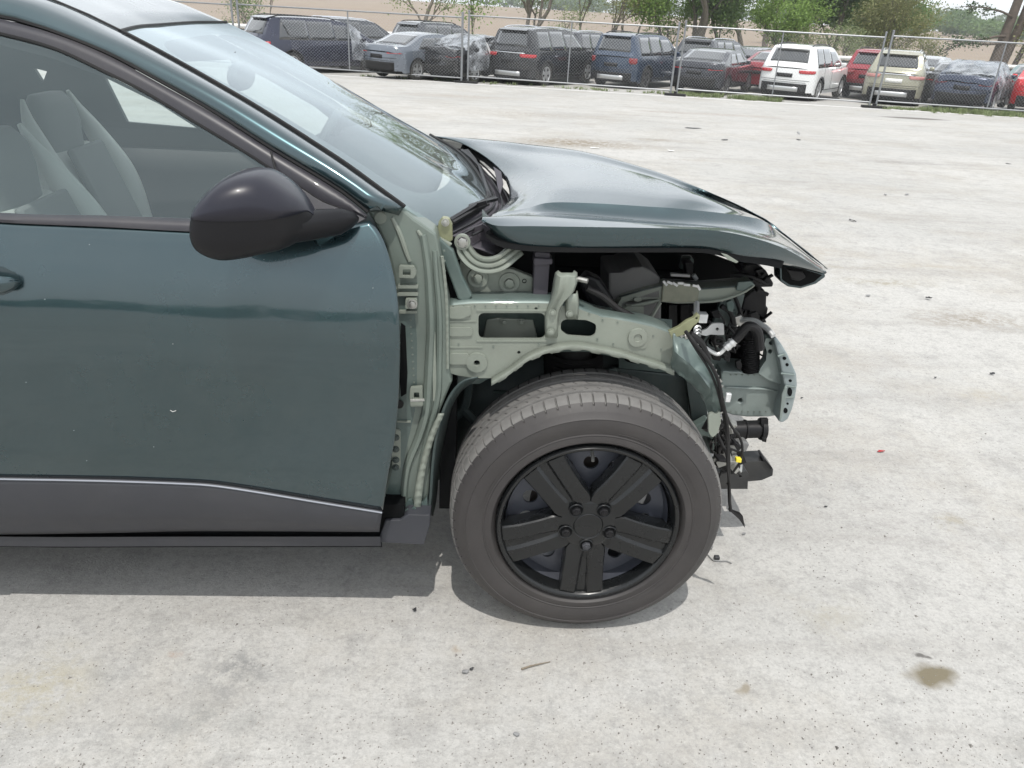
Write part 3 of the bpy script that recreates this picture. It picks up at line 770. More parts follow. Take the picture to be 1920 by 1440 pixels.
sub = {0: 6, 1: 5, 2: 5, 3: 5, 4: 6, 5: 6, 6: 5, 7: 4}
rows = []
for j in range(len(fine)-1):
    for s in range(sub[j]):
        t = s/sub[j]; r = []
        for i in range(NU):
            a, c = fine[j][i], fine[j+1][i]
            if j in (4, 5, 6):
                p = .5*((2*a)+(-fine[j-1][i]+c)*t+(2*fine[j-1][i]-5*a+4*c-fine[j+2][i])*t*t+(-fine[j-1][i]+3*a-3*c+fine[j+2][i])*t**3) if j < 7 else a.lerp(c, t)
            else:
                p = a.lerp(c, t)
                if j == 0: p = p+Vector((0, -.006*math.sin(math.pi*t), .003*math.sin(math.pi*t)))
                if j == 1: p = p+Vector((0, 0, .004*math.sin(math.pi*t)))
                if j == 2: p = p+Vector((0, 0, -.006*math.sin(math.pi*t)))
            # soft dents towards the crumpled front
            u = i/(NU-1)
            if 2 <= j <= 6 and u > .45: p = p+Vector((0, 0, .006*(u-.45)*noise.noise(p*7)))
            r.append(p)
        rows.append(r)
rows.append(fine[-1])
HOOD = grid('hood', rows, PAINT, CAR, solid=.004, face=(0, 0, 1), sharp=60)
# pressed creases stay crisp
me_ = HOOD.data; key = {}
for e in me_.edges: key[tuple(sorted(e.vertices))] = e.index
shp = me_.attributes.get('sharp_edge') or me_.attributes.new('sharp_edge', 'BOOLEAN', 'EDGE')
for jr in (sub[0], sub[0]+sub[1], sub[0]+sub[1]+sub[2]):
    for i in range(3 if jr > 12 else 0, NU-1):
        k_ = key.get(tuple(sorted((jr*NU+i, jr*NU+i+1))))
        if k_ is not None: shp.data[k_].value = True
# folded inner edge under the hood skin, and the dark inner panel
und = [[p+Vector((0, .006, .003)) for p in rows[0]], [p+Vector((0, .03, .012)) for p in rows[0]], [p+Vector((0, .09, .006)) for p in rows[0]]]
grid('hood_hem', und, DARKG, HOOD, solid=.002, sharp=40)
rows_u = [[rows[k][i]-Vector((0,0,.03 if k else .005)) for i in range(2, NU-8, 3)] for k in range(3, len(rows), 4)]
grid('hood_inner_panel', rows_u, DARK, HOOD, sharp=40)
# folded-down nose: dark hollow lip
lip = [(1462,496),(1500,500),(1547,513),(1549,519),(1530,533),(1502,541.5),(1478,538),(1463,528)]
plate('hood_nose_fold', lip, 1.845, PAINT, HOOD, th=.05, bevel=.004)
plate('hood_nose_hollow', [(1466,499),(1500,503),(1541,516),(1526,529),(1502,537),(1481,534),(1467,525)], 1.8425, DARK, HOOD, th=.02, bevel=0)
plate('hood_nose_liner', [(1475,505),(1505,509),(1512,520),(1498,528),(1484,524)], 1.839, BLKP, HOOD, th=.01, bevel=.003)
# bright torn corner of the inner flange
plate('torn_hood_flange', [(1352,475),(1364,478),(1385,491),(1381,494),(1366,488)], 1.66, PRIM, HOOD, th=.006)

# cowl: plastic cover between glass and hood, wipers
gl = curve([at(x, y, Y) for (x, y), Y in base], 34)
cw = [((832,437),1.70),((893,408),1.93),((925,380),2.15),((921,352),2.38),((897,312),2.62),((868,282),2.87),((818,254),3.10)]
cv = curve([at(x, y, Y) for (x, y), Y in cw], 34)
ho = curve([at(904,414,1.70)+Vector((.03,0,-.03)), at(935,400,1.88)+Vector((.03,0,-.03)), at(957,376,2.14)+Vector((.04,0,-.03)), at(948,336,2.42)+Vector((.04,0,-.035)), at(915,298,2.7)+Vector((.04,0,-.035)), at(872,272,2.95)+Vector((.04,0,-.03)), at(815,255,3.12)+Vector((.04,0,-.03))], 34)
rows = []
for t, dz in ((0, -.004), (.12, -.012), (.3, -.010), (.34, -.022), (.5, -.018), (.55, -.03), (.75, -.035), (1, -.045)):
    rows.append([a.lerp(c, t)+Vector((0,0,dz)) for a, c in zip(gl, ho)])
grid('cowl_cover', rows, PURP, CAR, solid=.003, face=(0,0,1), sharp=20)
b = MB(); b.tube([p+Vector((.004,0,.002)) for p in gl], .006, 6); b.make('windshield_base_seal', RUB, CAR)
b = MB()
for t, r in ((.22, .003), (.42, .003), (.6, .003)): b.tube([a.lerp(c, t)+Vector((0,0,-.006)) for a, c in zip(gl, ho)], r, 6)
b.make('cowl_ribs', BLKP, CAR)
b = MB(); b.tube([at(843,414,1.74), at(868,399,1.82), at(893,383,1.92), at(912,377,2.02), at(930,373,2.12)], .0065, 6); b.box(at(896,383,1.92), (.045,.016,.010), Matrix.Rotation(R(-18),3,'Y')); WIP = b.make('wiper_arm', BLKP, CAR)
b = MB(); b.tube([at(848,418,1.72)+Vector((.0,0,0)), at(875,402,1.83), at(893,391,1.92), at(915,383,2.02)], .005, 6); b.tube([at(900,379,1.95), at(915,372,2.05), at(927,370,2.12)], .004, 6); b.make('wiper_blade', RUB, WIP)
b = MB(); b.tube([at(866,283,2.85), at(884,297,2.72), at(899,313,2.62), at(905,330,2.5), at(912,350,2.35), at(920,372,2.2)], .008, 6); W2 = b.make('wiper_arm', BLKP, CAR)
b = MB(); b.prism([at(925,312,2.5), at(940,322,2.45), at(944,345,2.35), at(938,366,2.25), at(933,350,2.3), at(930,330,2.4)], (0,.02,-.006)); b.make('wiper_link', PURP, CAR, bevel=.002)
b = MB(); b.prism([at(865,281,2.85), at(878,279,2.83), at(893,297,2.68), at(901,312,2.6), at(893,315,2.62), at(878,298,2.72)], (0,.02,-.01)); b.make('wiper_cap', BLKP, W2, bevel=.003)

# ---------------------------------------------------------------- body structure bared by the missing fender
# hinge pillar
PY = 1.615
pil = [(688,396),(757,392),(776,409),(818,438),(822,455),(829,500),(836,545),(842,573),(843,600),(843,700),(848,716),(836,745),(824,775),(815,812),(808,869),(804,927),(799,962),(715,968),(717,930),(730,880),(742,800),(748,720),(748,650),(744,560),(735,505),(724,462),(706,424)]
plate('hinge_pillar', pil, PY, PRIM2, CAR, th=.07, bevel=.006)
PIL = bpy.data.objects['hinge_pillar']
def rib(name, pts, Y, m, par, r=.004, n=20, fl=1): 
    b = MB(); c = curve([at(x, y, Y) for x, y in pts], n); b.tube(c, lambda t: r*(.35+.65*math.sin(math.pi*min(1, max(0, .08+t*.84)))**.5), 8); return b.make(name, m, par)
def pad(name, pts, Y, m, par, h=.004, rnd=4, bevel=.0022): return plate(name, pts, Y-h, m, par, th=h+.001, bevel=bevel, rnd=rnd)
# dark recess strip between the door edge and pillar
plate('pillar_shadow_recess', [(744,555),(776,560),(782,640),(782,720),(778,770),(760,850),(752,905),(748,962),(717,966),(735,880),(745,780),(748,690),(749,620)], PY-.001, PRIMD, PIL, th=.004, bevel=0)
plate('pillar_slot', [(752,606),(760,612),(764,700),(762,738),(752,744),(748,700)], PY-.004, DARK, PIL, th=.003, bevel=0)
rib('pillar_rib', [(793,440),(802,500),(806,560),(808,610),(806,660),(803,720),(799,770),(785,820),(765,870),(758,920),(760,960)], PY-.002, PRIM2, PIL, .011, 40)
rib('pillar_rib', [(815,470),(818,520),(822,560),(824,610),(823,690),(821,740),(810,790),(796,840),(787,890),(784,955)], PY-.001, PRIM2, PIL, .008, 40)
pad('pillar_swage', [(811,622),(816,622),(819,756),(812,752)], PY, PRIM, PIL, .006, 3)
rib('pillar_crease', [(735,408),(750,440),(762,475),(768,490)], PY-.001, PRIM, PIL, .006)
rib('pillar_crease', [(783,432),(792,446),(797,455)], PY-.001, PRIM, PIL, .005)
pad('pillar_dimple', circ(713,409,12,14), PY, PRIM, PIL, .003, 0)
# wheelhouse edge: two nested flanges sweeping down from the apron to the sill
so_ = [(893,709),(868,715),(848,735),(832,765),(818,812),(810,869),(806,927),(802,965)]
si_ = [(878,722),(862,738),(848,762),(838,800),(828,850),(822,900),(818,940),(812,968)]
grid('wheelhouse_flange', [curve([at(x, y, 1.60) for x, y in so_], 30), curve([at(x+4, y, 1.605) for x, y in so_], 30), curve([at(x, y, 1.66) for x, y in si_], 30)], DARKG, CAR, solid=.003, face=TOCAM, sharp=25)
grid('sealed_seam', [[p+Vector((0,-.004+(.002*math.sin(i*2.3)),0)) for i, p in enumerate(curve([at(x, y, 1.60) for x, y in [(833,775),(815,818),(800,870),(793,915),(788,958)]], 40))], [p+Vector((0,-.006+(.002*math.sin(i*1.7)),0)) for i, p in enumerate(curve([at(x, y, 1.60) for x, y in [(822,775),(803,818),(788,870),(779,915),(776,958)]], 40))]], PRIM, CAR, solid=.004, face=TOCAM)
# hinge hardware
def hinge(px, py, w, h):
    o = plate('door_hinge', rrect(px-w, py-h, px+w, py+h, 3), PY-.02, PRIM, CAR, th=.02, bevel=.002)
    bolt(at(px+2, py, PY-.02), .0075, o, STEEL)
    return o
plate('hinge_bracket', [(748,499),(776,500),(781,511),(776,522),(748,521)], PY-.02, PRIM, CAR, th=.012, rnd=3, holes=[rrect(755,505,770,517,2)])
pad('hinge_bar', rrect(746,535,784,541,2), PY, PRIM, PIL, .012, 0); pad('hinge_bar', rrect(746,549,784,555,2), PY, PRIM, PIL, .012, 0)
hinge(771, 570, 11, 9); pad('hinge_bar', rrect(748,583,782,588,2), PY, PRIM, PIL, .010, 0)
plate('check_bracket', [(769,728),(792,726),(793,762),(770,763),(768,745)], PY-.018, PRIM, CAR, th=.012, rnd=3, holes=[rrect(776,736,786,748,2)])
b = MB(); b.tube([at(770,751,PY-.03), at(796,750,PY-.03)], .0035, 6); b.make('check_pin', STEEL, CAR)
plate('hinge_lower_plate', rrect(735,806,751,880,6), PY-.006, PRIM, CAR, th=.006)
for y in (820, 842, 862, 876): bolt(at(742, y, PY-.006), .006, CAR, DARKG)
b = MB(); b.lathe([(.011,0),(.011,.004),(0,.005)], at(748,757,PY-.002), (0,-1,0), 16); b.make('rubber_plug', RUB, CAR)
b = MB(); b.box(at(752,790,PY-.004), (.045,.006,.003)); b.make('hinge_bar', PRIM, PIL)
# torn jagged metal at the foot of the pillar
random.seed(3)
pts = [(722,930)]+[(x, 946+random.uniform(-9, 9)) for x in range(730, 800, 7)]+[(801,930),(803,966),(764,965),(750,974),(724,975)]
plate('torn_pillar_foot', pts, PY-.012, PRIMD, CAR, th=.01, bevel=.001)
pts = [(740,960)]+[(x, 955+random.uniform(-6, 6)) for x in range(746, 806, 6)]+[(808,968),(764,968),(752,976)]
plate('torn_pillar_foot', pts, PY-.03, PRIMD, CAR, th=.006, bevel=.001)

# apron panel
AY = 1.64
arch = [(890,709),(921,709),(952,690),(983,667),(1014,652),(1045,644),(1080,641),(1115,646),(1160,655),(1200,667),(1230,676),(1262,687)]
apr = [(842,573),(884,569),(940,568.5),(1030,569),(1085,579),(1129,595),(1180,603),(1225,613),(1262,627)]+arch[::-1]+[(859,704),(841,699),(838,680),(841,655),(838,630),(841,606)]
H1 = rrect(897,587,1022,635,11); H2 = [(x, y) for x, y in rounded([(1052,603),(1062,598),(1100,600),(1118,608),(1117,626),(1108,632),(1066,629),(1051,620)], 6)]
APR = plate('fender_apron', apr, AY, PRIM, CAR, th=.006, holes=[H1, H2, circ(1195,632,6.5), circ(1005,579,3), circ(973,661,3.2), circ(894,679,5)], bevel=.0025)
# return flange along the arch, with its uneven spot-welded edge
aF = curve([at(x, y, AY-.002) for x, y in arch[1:]], 80)
r0, r1, r2 = [], [], []
for i, p in enumerate(aF):
    w = .006+.0035*(1 if (i//4) % 2 else 0)+.001*noise.noise(p*90)
    r0.append(p+Vector((0, 0, .002))); r1.append(p+Vector((0, -.018+.003*noise.noise(p*60), -.002))); r2.append(p+Vector((0, -.021, -w-.004)))
grid('arch_flange', [r0, r1, r2], PRIM, APR, solid=.0018, face=TOCAM, sharp=30)
# top return of the apron going inboard
tF = curve([at(x, y, AY) for x, y in [(842,573),(884,569),(940,568.5),(1030,569),(1085,579),(1129,595),(1180,603),(1225,613),(1262,627)]], 50)
grid('apron_top_return', [tF, [p+Vector((0,.03,.004)) for p in tF], [p+Vector((0,.09,-.004)) for p in tF], [p+Vector((0,.10,-.12)) for p in tF]], PRIMD, APR, solid=.002, face=(0,0,1), sharp=30)
for q in ([(842,577),(882,575),(884,590),(866,598),(842,597)], ): pad('apron_emboss', q, AY, PRIM, APR, .006, 4)
pad('apron_emboss', rrect(841,614,886,631,7), AY, PRIM, APR, .004, 0); pad('apron_emboss', rrect(841,663,880,684,8), AY, PRIM, APR, .005, 0)
pad('apron_emboss', rrect(841,601,893,604,1.5), AY, PRIM, APR, .002, 0, .001); pad('apron_emboss', rrect(842,650,905,653,1.5), AY, PRIM, APR, .002, 0, .001)
# round boss with bolt hole, raised ring pads
def ring(name, x, y, r0_, r1_, h, Y, m, par, ry=None):
    b = MB(); b.lathe([(px2m(r1_), 0), (px2m(r1_)*.96, h), (px2m(r0_)*1.15, h*1.1), (px2m(r0_), h*.7), (px2m(r0_), -.003)], at(x, y, Y), (0,-1,0), 24); return b.make(name, m, par, sharp=50)
ring('apron_boss', 894, 679, 5, 19, .006, AY, PRIM, APR); ring('apron_boss', 1195, 632, 6.5, 17, .006, AY, PRIM, APR)
pad('boss_pad', [(1178,628),(1184,618),(1206,618),(1215,632),(1212,655),(1182,650)], AY, PRIM, APR, .003, 8)
for x, y, r in ((1042,575,4),(1043,585,5),(1075,590,4)): bolt(at(x, y, AY-.004), px2m(r), APR, PRIM, 'weld_nut')
pad('apron_lip', rrect(893,638,1026,641,1.5), AY, PRIM, APR, .0025, 0, .001); pad('apron_lip', rrect(893,581,1026,584,1.5), AY, PRIM, APR, .0025, 0, .001)
# what shows through the windows: an inner panel
INN = plate('inner_apron', [(842,560),(1260,600),(1262,690),(1100,660),(1000,660),(900,720),(850,720)], AY+.13, PRIMD, CAR, th=.004)
plate('inner_gusset', [(912,600),(932,596),(1000,600),(1008,634),(905,636)], AY+.09, PRIM, INN, th=.01, bevel=.003)
for x in (945, 978): bolt(at(x, 604, AY+.085), .006, INN, PRIM)
plate('inner_gusset', [(1052,598),(1125,600),(1130,640),(1052,640)], AY+.10, DARKG, INN, th=.01)
# upright strut post on the apron
prow = []
for x0, x1, y, d in [(1022,1046,632,.010),(1021,1047,612,.012),(1021,1049,592,.014),(1027,1052,575,.02),(1032,1060,560,.028),(1036,1079,540,.034),(1038,1084,524,.036),(1041,1083,512,.032),(1047,1077,507.5,.018)]:
    a, c = at(x0, y, AY-.004), at(x1, y, AY-.004); r = []
    for k in range(17):
        t = k/16; e = min(t, 1-t); hgt = d*min(1, (e/.16))**.6 - .006*math.exp(-((t-.5)/.16)**2)*(1 if d > .018 else 0)
        r.append(a.lerp(c, t)+Vector((0, -hgt+.004, 0)))
    prow.append(r)
POST = grid('strut_post', prow, PRIM, CAR, solid=.003, face=TOCAM, sharp=35)
prow = []
for x0, x1, y, d in [(1061,1084,597,.006),(1060,1085,585,.012),(1058,1086,565,.018),(1058,1083,545,.024)]:
    a, c = at(x0, y, AY-.003), at(x1, y, AY-.003)
    prow.append([a.lerp(c, k/12)+Vector((0, -d*min(1, min(k, 12-k)/12/.2)**.6, 0)) for k in range(13)])
grid('strut_post_leg', prow, PRIM, POST, solid=.003, face=TOCAM, sharp=35)
for x, y in ((1036,586),(1033,622),(1068,588)): bolt(at(x, y, AY-.018), .0055, POST, PRIM)
b = MB(); b.tube([at(1084,523,AY), at(1102,527,AY-.01)], .006, 8); b.make('post_stud', STEEL, POST)

# crumpled forward end of the apron, folded down in front of the wheel
L_ = [(1257,683,1.60),(1262,694,1.60),(1278,706,1.60),(1296,722,1.60),(1312,740,1.60),(1322,758,1.605),(1328,775,1.61),(1330,790,1.605),(1328,806,1.60),(1331,818,1.60)]
Mi = [(1259,650,1.60),(1272,664,1.575),(1290,680,1.565),(1307,697,1.57),(1322,715,1.565),(1333,735,1.57),(1338,757,1.575),(1340,778,1.585),(1338,800,1.59),(1337,816,1.595)]
U_ = [(1262,625,1.60),(1290,632,1.61),(1306,646,1.60),(1322,668,1.59),(1337,688,1.58),(1348,710,1.575),(1353,738,1.575),(1352,770,1.58),(1347,795,1.585),(1342,816,1.595)]
r = [curve([at(*q) for q in s], 46) for s in (L_, Mi, U_)]
rows = []
for j in range(15):
    t = j/14; rw = []
    for i in range(46):
        p = r[0][i].lerp(r[1][i], t*2) if t < .5 else r[1][i].lerp(r[2][i], t*2-1)
        u = i/45; am = .012*math.sin(math.pi*t)**.5
        p = p+Vector((0, am*noise.noise(Vector((u*5, t*2.2, 1.3)))*2+.007*noise.noise(Vector((u*14, t*5, 4)))*math.sin(math.pi*min(1,u*1.2)), .004*noise.noise(Vector((u*16, t*3, 9)))*(1 if j in (0, 14) else .3)))
        rw.append(p)
    rows.append(rw)
CRU = grid('crumpled_apron_end', rows, PRIMD, CAR, solid=.0025, face=TOCAM, sharp=22)
for a, c in ((1332,1344),):
    pad('crumpled_tab', [(1328,778),(1336,774),(1343,778),(1350,770),(1352,790),(1346,812),(1336,821),(1329,812)], 1.578, PRIM, CAR, .008, 4)
b = MB(); random.seed(5)
for i in range(3, 44, 2):
    p = rows[14 if i % 4 else 0][i]; b.box(p+Vector((0,-.004,0)), (.004+random.random()*.005, .002, .003+random.random()*.005), Matrix.Rotation(random.random()*3, 3, 'Y'))
b.make('bare_metal_chips', STEEL, CRU, smooth=False)
# ---------------------------------------------------------------- engine bay and front end
# hinge area behind the pillar
plate('cowl_side_panel', [(818,440),(850,470),(868,520),(886,556),(872,570),(858,560),(843,520),(828,480)], 1.66, PRIMD, CAR, th=.02, bevel=.004)
plate('hinge_mount', [(856,470),(872,462),(905,500),(962,505),(1000,520),(1000,566),(888,566),(868,530),(858,500)], 1.735, PRIM, CAR, th=.02, bevel=.004)
for x, y in ((896,521),(955,530)):
    bolt(at(x, y, 1.733), .0115, CAR, PRIM, 'hinge_nut')
    ring('washer_boss', x, y, 10, 19, .003, 1.734, PRIM, CAR)
ring('sheet_hole', 983, 527, 3, 4, .001, 1.733, DARK, CAR)
# curved gooseneck hinge
hc = [(866,453,1.70),(872,470,1.70),(884,485,1.695),(900,494,1.69),(920,496,1.69),(940,490,1.69),(958,476,1.70),(975,462,1.72)]
cc = curve([at(*q) for q in hc], 40)
ho2 = []
for i, p in enumerate(cc):
    d = (cc[min(i+1, 39)]-cc[max(i-1, 0)]).normalized(); nrm = Vector((-d.z, 0, d.x)).normalized()
    w = px2m(15)*(1 if 4 < i else .75+.06*i); r = []
    for k in range(13):
        t = (k/12-.5)*2
        hgt = (.004 if abs(t) > .9 else .012) - (.007*math.exp(-((abs(t)-.35)/.12)**2))
        r.append(p+nrm*w*t+Vector((0, -hgt, 0)))
    ho2.append(r)
HG = grid('hood_hinge', ho2, PRIM, CAR, solid=.003, face=TOCAM, sharp=30)
bolt(at(867,453,1.69), .0105, HG, STEEL)
ring('hinge_pivot', 867, 453, 9, 14, .006, 1.693, PRIM, HG)
# upright olive bracket at the cowl corner
plate('cowl_corner_bracket', [(822,418),(830,408),(842,410),(848,422),(849,450),(838,460),(826,452),(818,440)], 1.675, mat('olive_zinc', (.24,.25,.15), .4, .3, .2, var=.15, scale=20), CAR, th=.02, bevel=.003)
bolt(at(835,417,1.67), .006, CAR, STEEL)
plate('dirty_clip', [(812,446),(826,446),(848,458),(842,464),(822,458),(814,456)], 1.665, PRIM, CAR, th=.01, bevel=.002)
# purple-grey upright duct
DU = plate('wiring_duct', [(1003,472),(1032,474),(1026,566),(999,566)], 1.70, PURP, CAR, th=.05, bevel=.004)
plate('duct_clip', [(1001,484),(1036,486),(1036,496),(1001,498)], 1.69, PURP, DU, th=.04, bevel=.003)
# dark depths of the bay
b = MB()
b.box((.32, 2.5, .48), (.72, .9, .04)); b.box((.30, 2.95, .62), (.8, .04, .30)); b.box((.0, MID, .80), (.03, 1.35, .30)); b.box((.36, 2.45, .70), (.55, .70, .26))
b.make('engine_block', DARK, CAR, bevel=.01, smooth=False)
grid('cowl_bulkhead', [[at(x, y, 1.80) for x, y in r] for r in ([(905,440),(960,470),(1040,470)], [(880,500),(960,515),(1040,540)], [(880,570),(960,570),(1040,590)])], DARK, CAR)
plate('bulkhead_cover', [(850,440),(905,420),(935,440),(915,500),(880,470)], 1.79, PURP, CAR, th=.01)
def oplate(name, pts, Y, m, th=.01, **k): return plate(name, pts, Y, m, CAR, th=th, **k)
oplate('hose_bundle_cover', [(1100,560),(1085,535),(1100,515),(1125,525),(1150,560),(1160,600),(1120,592)], 1.78, BLKP, .05, bevel=.01)
BB = oplate('battery_case', [(1141,512),(1165,511),(1185,502),(1205,500),(1222,508),(1238,520),(1238,548),(1160,590),(1141,590)], 1.92, GREYB, .16, bevel=.006)
oplate('battery_tray', [(1141,575),(1240,540),(1240,600),(1141,610)], 1.9, GREYB, .05, bevel=.005)
for x0, x1, y0, y1 in ((1172,1200,482,488),(1206,1219,483,488),(1226,1253,483,488),(1206,1220,490,492)): oplate('air_duct_slot', [(x0,y0),(x1,y0),(x1,y1),(x0,y1)], 2.25, PURP, .01, bevel=0)
oplate('grille_slat', [(1160,495),(1300,497),(1300,500),(1160,498)], 2.3, BLKP, .01); oplate('grille_slat', [(1170,505),(1300,506),(1300,509),(1170,508)], 2.3, BLKP, .01)
oplate('bay_support_strut', [(1282,484),(1300,484),(1302,492),(1286,524),(1272,526),(1276,505)], 2.12, PRIMD, .03, bevel=.004)
oplate('fuse_box', [(1284,492),(1300,492),(1300,516),(1288,518)], 2.08, BLKP, .05, bevel=.003)
oplate('shiny_bracket', [(1258,513),(1294,515),(1294,520),(1258,518)], 2.05, ALU, .01)
b = MB(); b.tube([at(1300,515,2.0), at(1306,524,2.0)], .006, 8); b.make('bay_bolt', ALU, CAR)
b = MB()
for pts in ([(1100,540),(1130,556),(1160,580),(1200,600),(1250,622)], [(1085,575),(1120,582),(1170,596),(1230,618),(1258,628)]): b.tube(curve([at(x, y, 1.70) for x, y in pts], 20), .008, 8)
b.make('cable_conduit', RUB, CAR)
oplate('bay_shade_backing', [(990,476),(1330,476),(1385,497),(1402,520),(1385,560),(1180,625),(990,600)], 2.28, DARK, .02, bevel=0)  # near-black sheets added to stand for the shade deep in the bay
oplate('bay_shade_backing', [(1240,562),(1352,560),(1335,605),(1318,625),(1260,628)], 2.12, DARK, .02, bevel=0)
# upper rail
UR = oplate('upper_rail', [(1147,577),(1165,556),(1205,543),(1243,534),(1310,541),(1380,536),(1410,528),(1417,536),(1400,549),(1375,558),(1340,563),(1307,569),(1270,570),(1240,567),(1167,579),(1150,590)], 1.90, PRIM, .05, bevel=.005)
grid('upper_rail_top', [[at(x, y, 1.90) for x, y in [(1160,556),(1205,543),(1243,534),(1310,541),(1380,536),(1412,527)]], [at(x, y, 2.0) for x, y in [(1166,548),(1205,534),(1243,522),(1310,526),(1380,520),(1412,520)]]], DARKG, UR, solid=.004, face=(0,0,1))
plate('rail_patch', [(1243,533),(1252,529),(1286,531),(1312,537),(1309,566),(1275,568),(1240,566)], 1.893, mat('patched_primer', (.19,.20,.15), .5, .1, .1, var=.25, scale=14, dust=.3), UR, th=.008, bevel=.003)
plate('rail_end_patch', [(1384,529),(1409,527),(1416,534),(1398,547),(1380,545)], 1.892, PRIMD, UR, th=.008, bevel=.003)
rib('rail_bead', [(1168,577),(1200,571),(1236,563)], 1.89, PRIM, UR, .005)
rib('rail_bead', [(1307,567),(1350,563),(1390,550),(1412,537)], 1.89, PRIM, UR, .004)
plate('rail_boss', circ(1196,562,8,14,4), 1.892, PRIM, UR, th=.008)
b = MB()
for x, y in ((1247,531),(1256,530),(1266,533),(1276,531),(1288,534),(1304,536),(1310,539)): b.box(at(x, y, 1.89), (.016, .004, .006), Matrix.Rotation(random.random(), 3, 'Y'))
b.make('scraped_metal_edge', ALU, UR, smooth=False)
oplate('rail_leg', [(1150,585),(1165,560),(1168,600),(1207,600),(1207,575),(1175,575),(1150,600)], 1.88, PRIM, .03, bevel=.004)
oplate('washer_bottle', [(1195,572),(1236,566),(1232,582),(1218,594),(1195,598)], 1.95, PRIM, .06, bevel=.01)
b = MB(); b.tube([at(1238,567,1.88), at(1230,580,1.88), at(1220,597,1.88)], .005, 6); b.make('stay_rod', PRIM, CAR)
for x in (1262, 1284, 1300): oplate('radiator_fin_block', [(x-8,572),(x+8,572),(x+8,612),(x-8,614)], 2.05, BLKP, .04, bevel=.002)
# grey-green upright of the radiator support
US = oplate('radiator_support_upright', [(1352,562),(1397,551),(1390,580),(1377,632),(1366,665),(1357,698),(1318,698),(1315,645),(1337,607)], 2.0, mat('support_teal_grey', (.115,.15,.145), .45, .2, .2, var=.12, scale=8, dust=.2), .02, bevel=.004, holes=[circ(1339,641,10.5), circ(1365,563,2.6)])
oplate('support_backing', [(1320,600),(1380,590),(1390,700),(1310,700)], 2.08, DARK, .02)
oplate('crumpled_olive_bracket', [(1260,636),(1254,622),(1272,614),(1288,602),(1300,597),(1308,588),(1313,592),(1311,603),(1300,612),(1292,624),(1276,630)], 1.60, bpy.data.materials['olive_zinc'], .012, bevel=.003, holes=[circ(1264,627,2.2), circ(1306,597,2.2)])
b = MB(); b.tube([at(1306,568,1.8), at(1306,592,1.75)], .007, 8); b.box(at(1317,595,1.75), (.02,.02,.022)); b.make('bright_bolt_rod', ALU, CAR)
SB = oplate('silver_bracket', [(1315,628),(1316,620),(1325,617),(1335,607),(1348,606),(1357,607),(1358,628),(1345,628),(1332,627),(1325,630)], 1.85, ALU, .006, rnd=2, holes=[circ(1345,617,3)])
b = MB()
for y in (616, 622, 628): b.lathe([(.008,0),(.011,.004),(.008,.008)], at(1306, y, 1.72), (.3,-1,0), 12)
b.make('hose_coupling', ALU, CAR)
# aluminium refrigerant pipes and hoses
b = MB(); b.tube(curve([at(x, y, Y) for x, y, Y in [(1380,601,1.95),(1400,600,1.92),(1415,602,1.9),(1428,609,1.88),(1440,618,1.86),(1450,630,1.84)]], 20), .0075, 10); b.make('aluminium_pipe', ALU, CAR)
b = MB(); b.tube(curve([at(x, y, 1.80) for x, y in [(1360,652),(1352,661),(1345,664),(1335,660),(1320,650),(1312,643)]], 20), .0055, 8); AP = b.make('aluminium_pipe', ALU, CAR)
b = MB(); b.tube(curve([at(x, y, 1.80) for x, y in [(1424,655),(1423,638),(1420,622),(1412,613),(1402,612),(1394,619),(1386,629),(1377,638)]], 30), .0125, 10); b.make('air_conditioning_hose', RUB, CAR)
b = MB(); b.tube([at(1380,636,1.80), at(1360,653,1.80)], .0105, 12); b.tube([at(1374,641,1.80), at(1371,643.5,1.80)], .013, 12); b.tube([at(1366,648,1.80), at(1364,649.5,1.80)], .012, 12); b.make('crimp_fitting', ALU, CAR)
b = MB(); b.tube(curve([at(x, y, 1.66) for x, y in [(1292,628),(1304,636),(1314,646),(1320,660),(1326,672)]], 14), .011, 10); b.make('foam_sleeve', RUB, CAR)
# corrugated dark duct and black shrouds near the nose
oplate('condenser_side', [(1357,650),(1392,620),(1430,628),(1424,672),(1412,695),(1357,695)], 2.06, DARK, .04)
b = MB(); c = [at(1407, y, 1.95) for y in (628, 694)]
for i in range(17):
    q = c[0].lerp(c[1], i/16); b.lathe([(.022,-.0016),(.026,0),(.022,.0016)], q, c[1]-c[0], 16)
b.tube(c, .021, 14); b.make('corrugated_hose', RUB, CAR)
random.seed(11)
for pts in ([(1387,494),(1420,496),(1437,508),(1444,520),(1451,532),(1449,538),(1418,539),(1404,528),(1392,512)], [(1416,542),(1432,542),(1438,552),(1437,575),(1441,578),(1437,598),(1412,603),(1388,590),(1396,560)], [(1390,585),(1425,588),(1435,596),(1438,606),(1400,604),(1384,600)]):
    oplate('headlamp_shroud', pts, 2.0, BLKP, .10, bevel=.004)
b = MB()
for i in range(14):
    x, y = random.uniform(1392, 1438), random.choice([random.uniform(500, 536), random.uniform(546, 600)]); b.box(at(x, y, 1.99), (random.uniform(.01,.035), .012, random.uniform(.003,.012)), Matrix.Rotation(random.uniform(-1.3,1.3), 3, 'Y'))
b.make('shroud_clutter', BLKP, CAR, smooth=False, kind='stuff')
for x, y, ex, ey in ((1370,515,1440,534),(1372,546,1392,600)):
    b = MB(); b.tube(curve([at(x, y, 1.97), at((x+ex)/2, (y+ey)/2-6, 1.95), at(ex, ey, 1.97)], 10), .006, 6); b.make('cable', RUB, CAR)
b = MB(); b.tube(curve([at(x, y, 1.93) for x, y in [(1352,574),(1366,582),(1374,598),(1376,618),(1384,628)]], 16), .007, 8); b.make('cable', RUB, CAR)
random.seed(44)
CLM = [RUB, BLKP, ALU, PRIMD, STEEL]
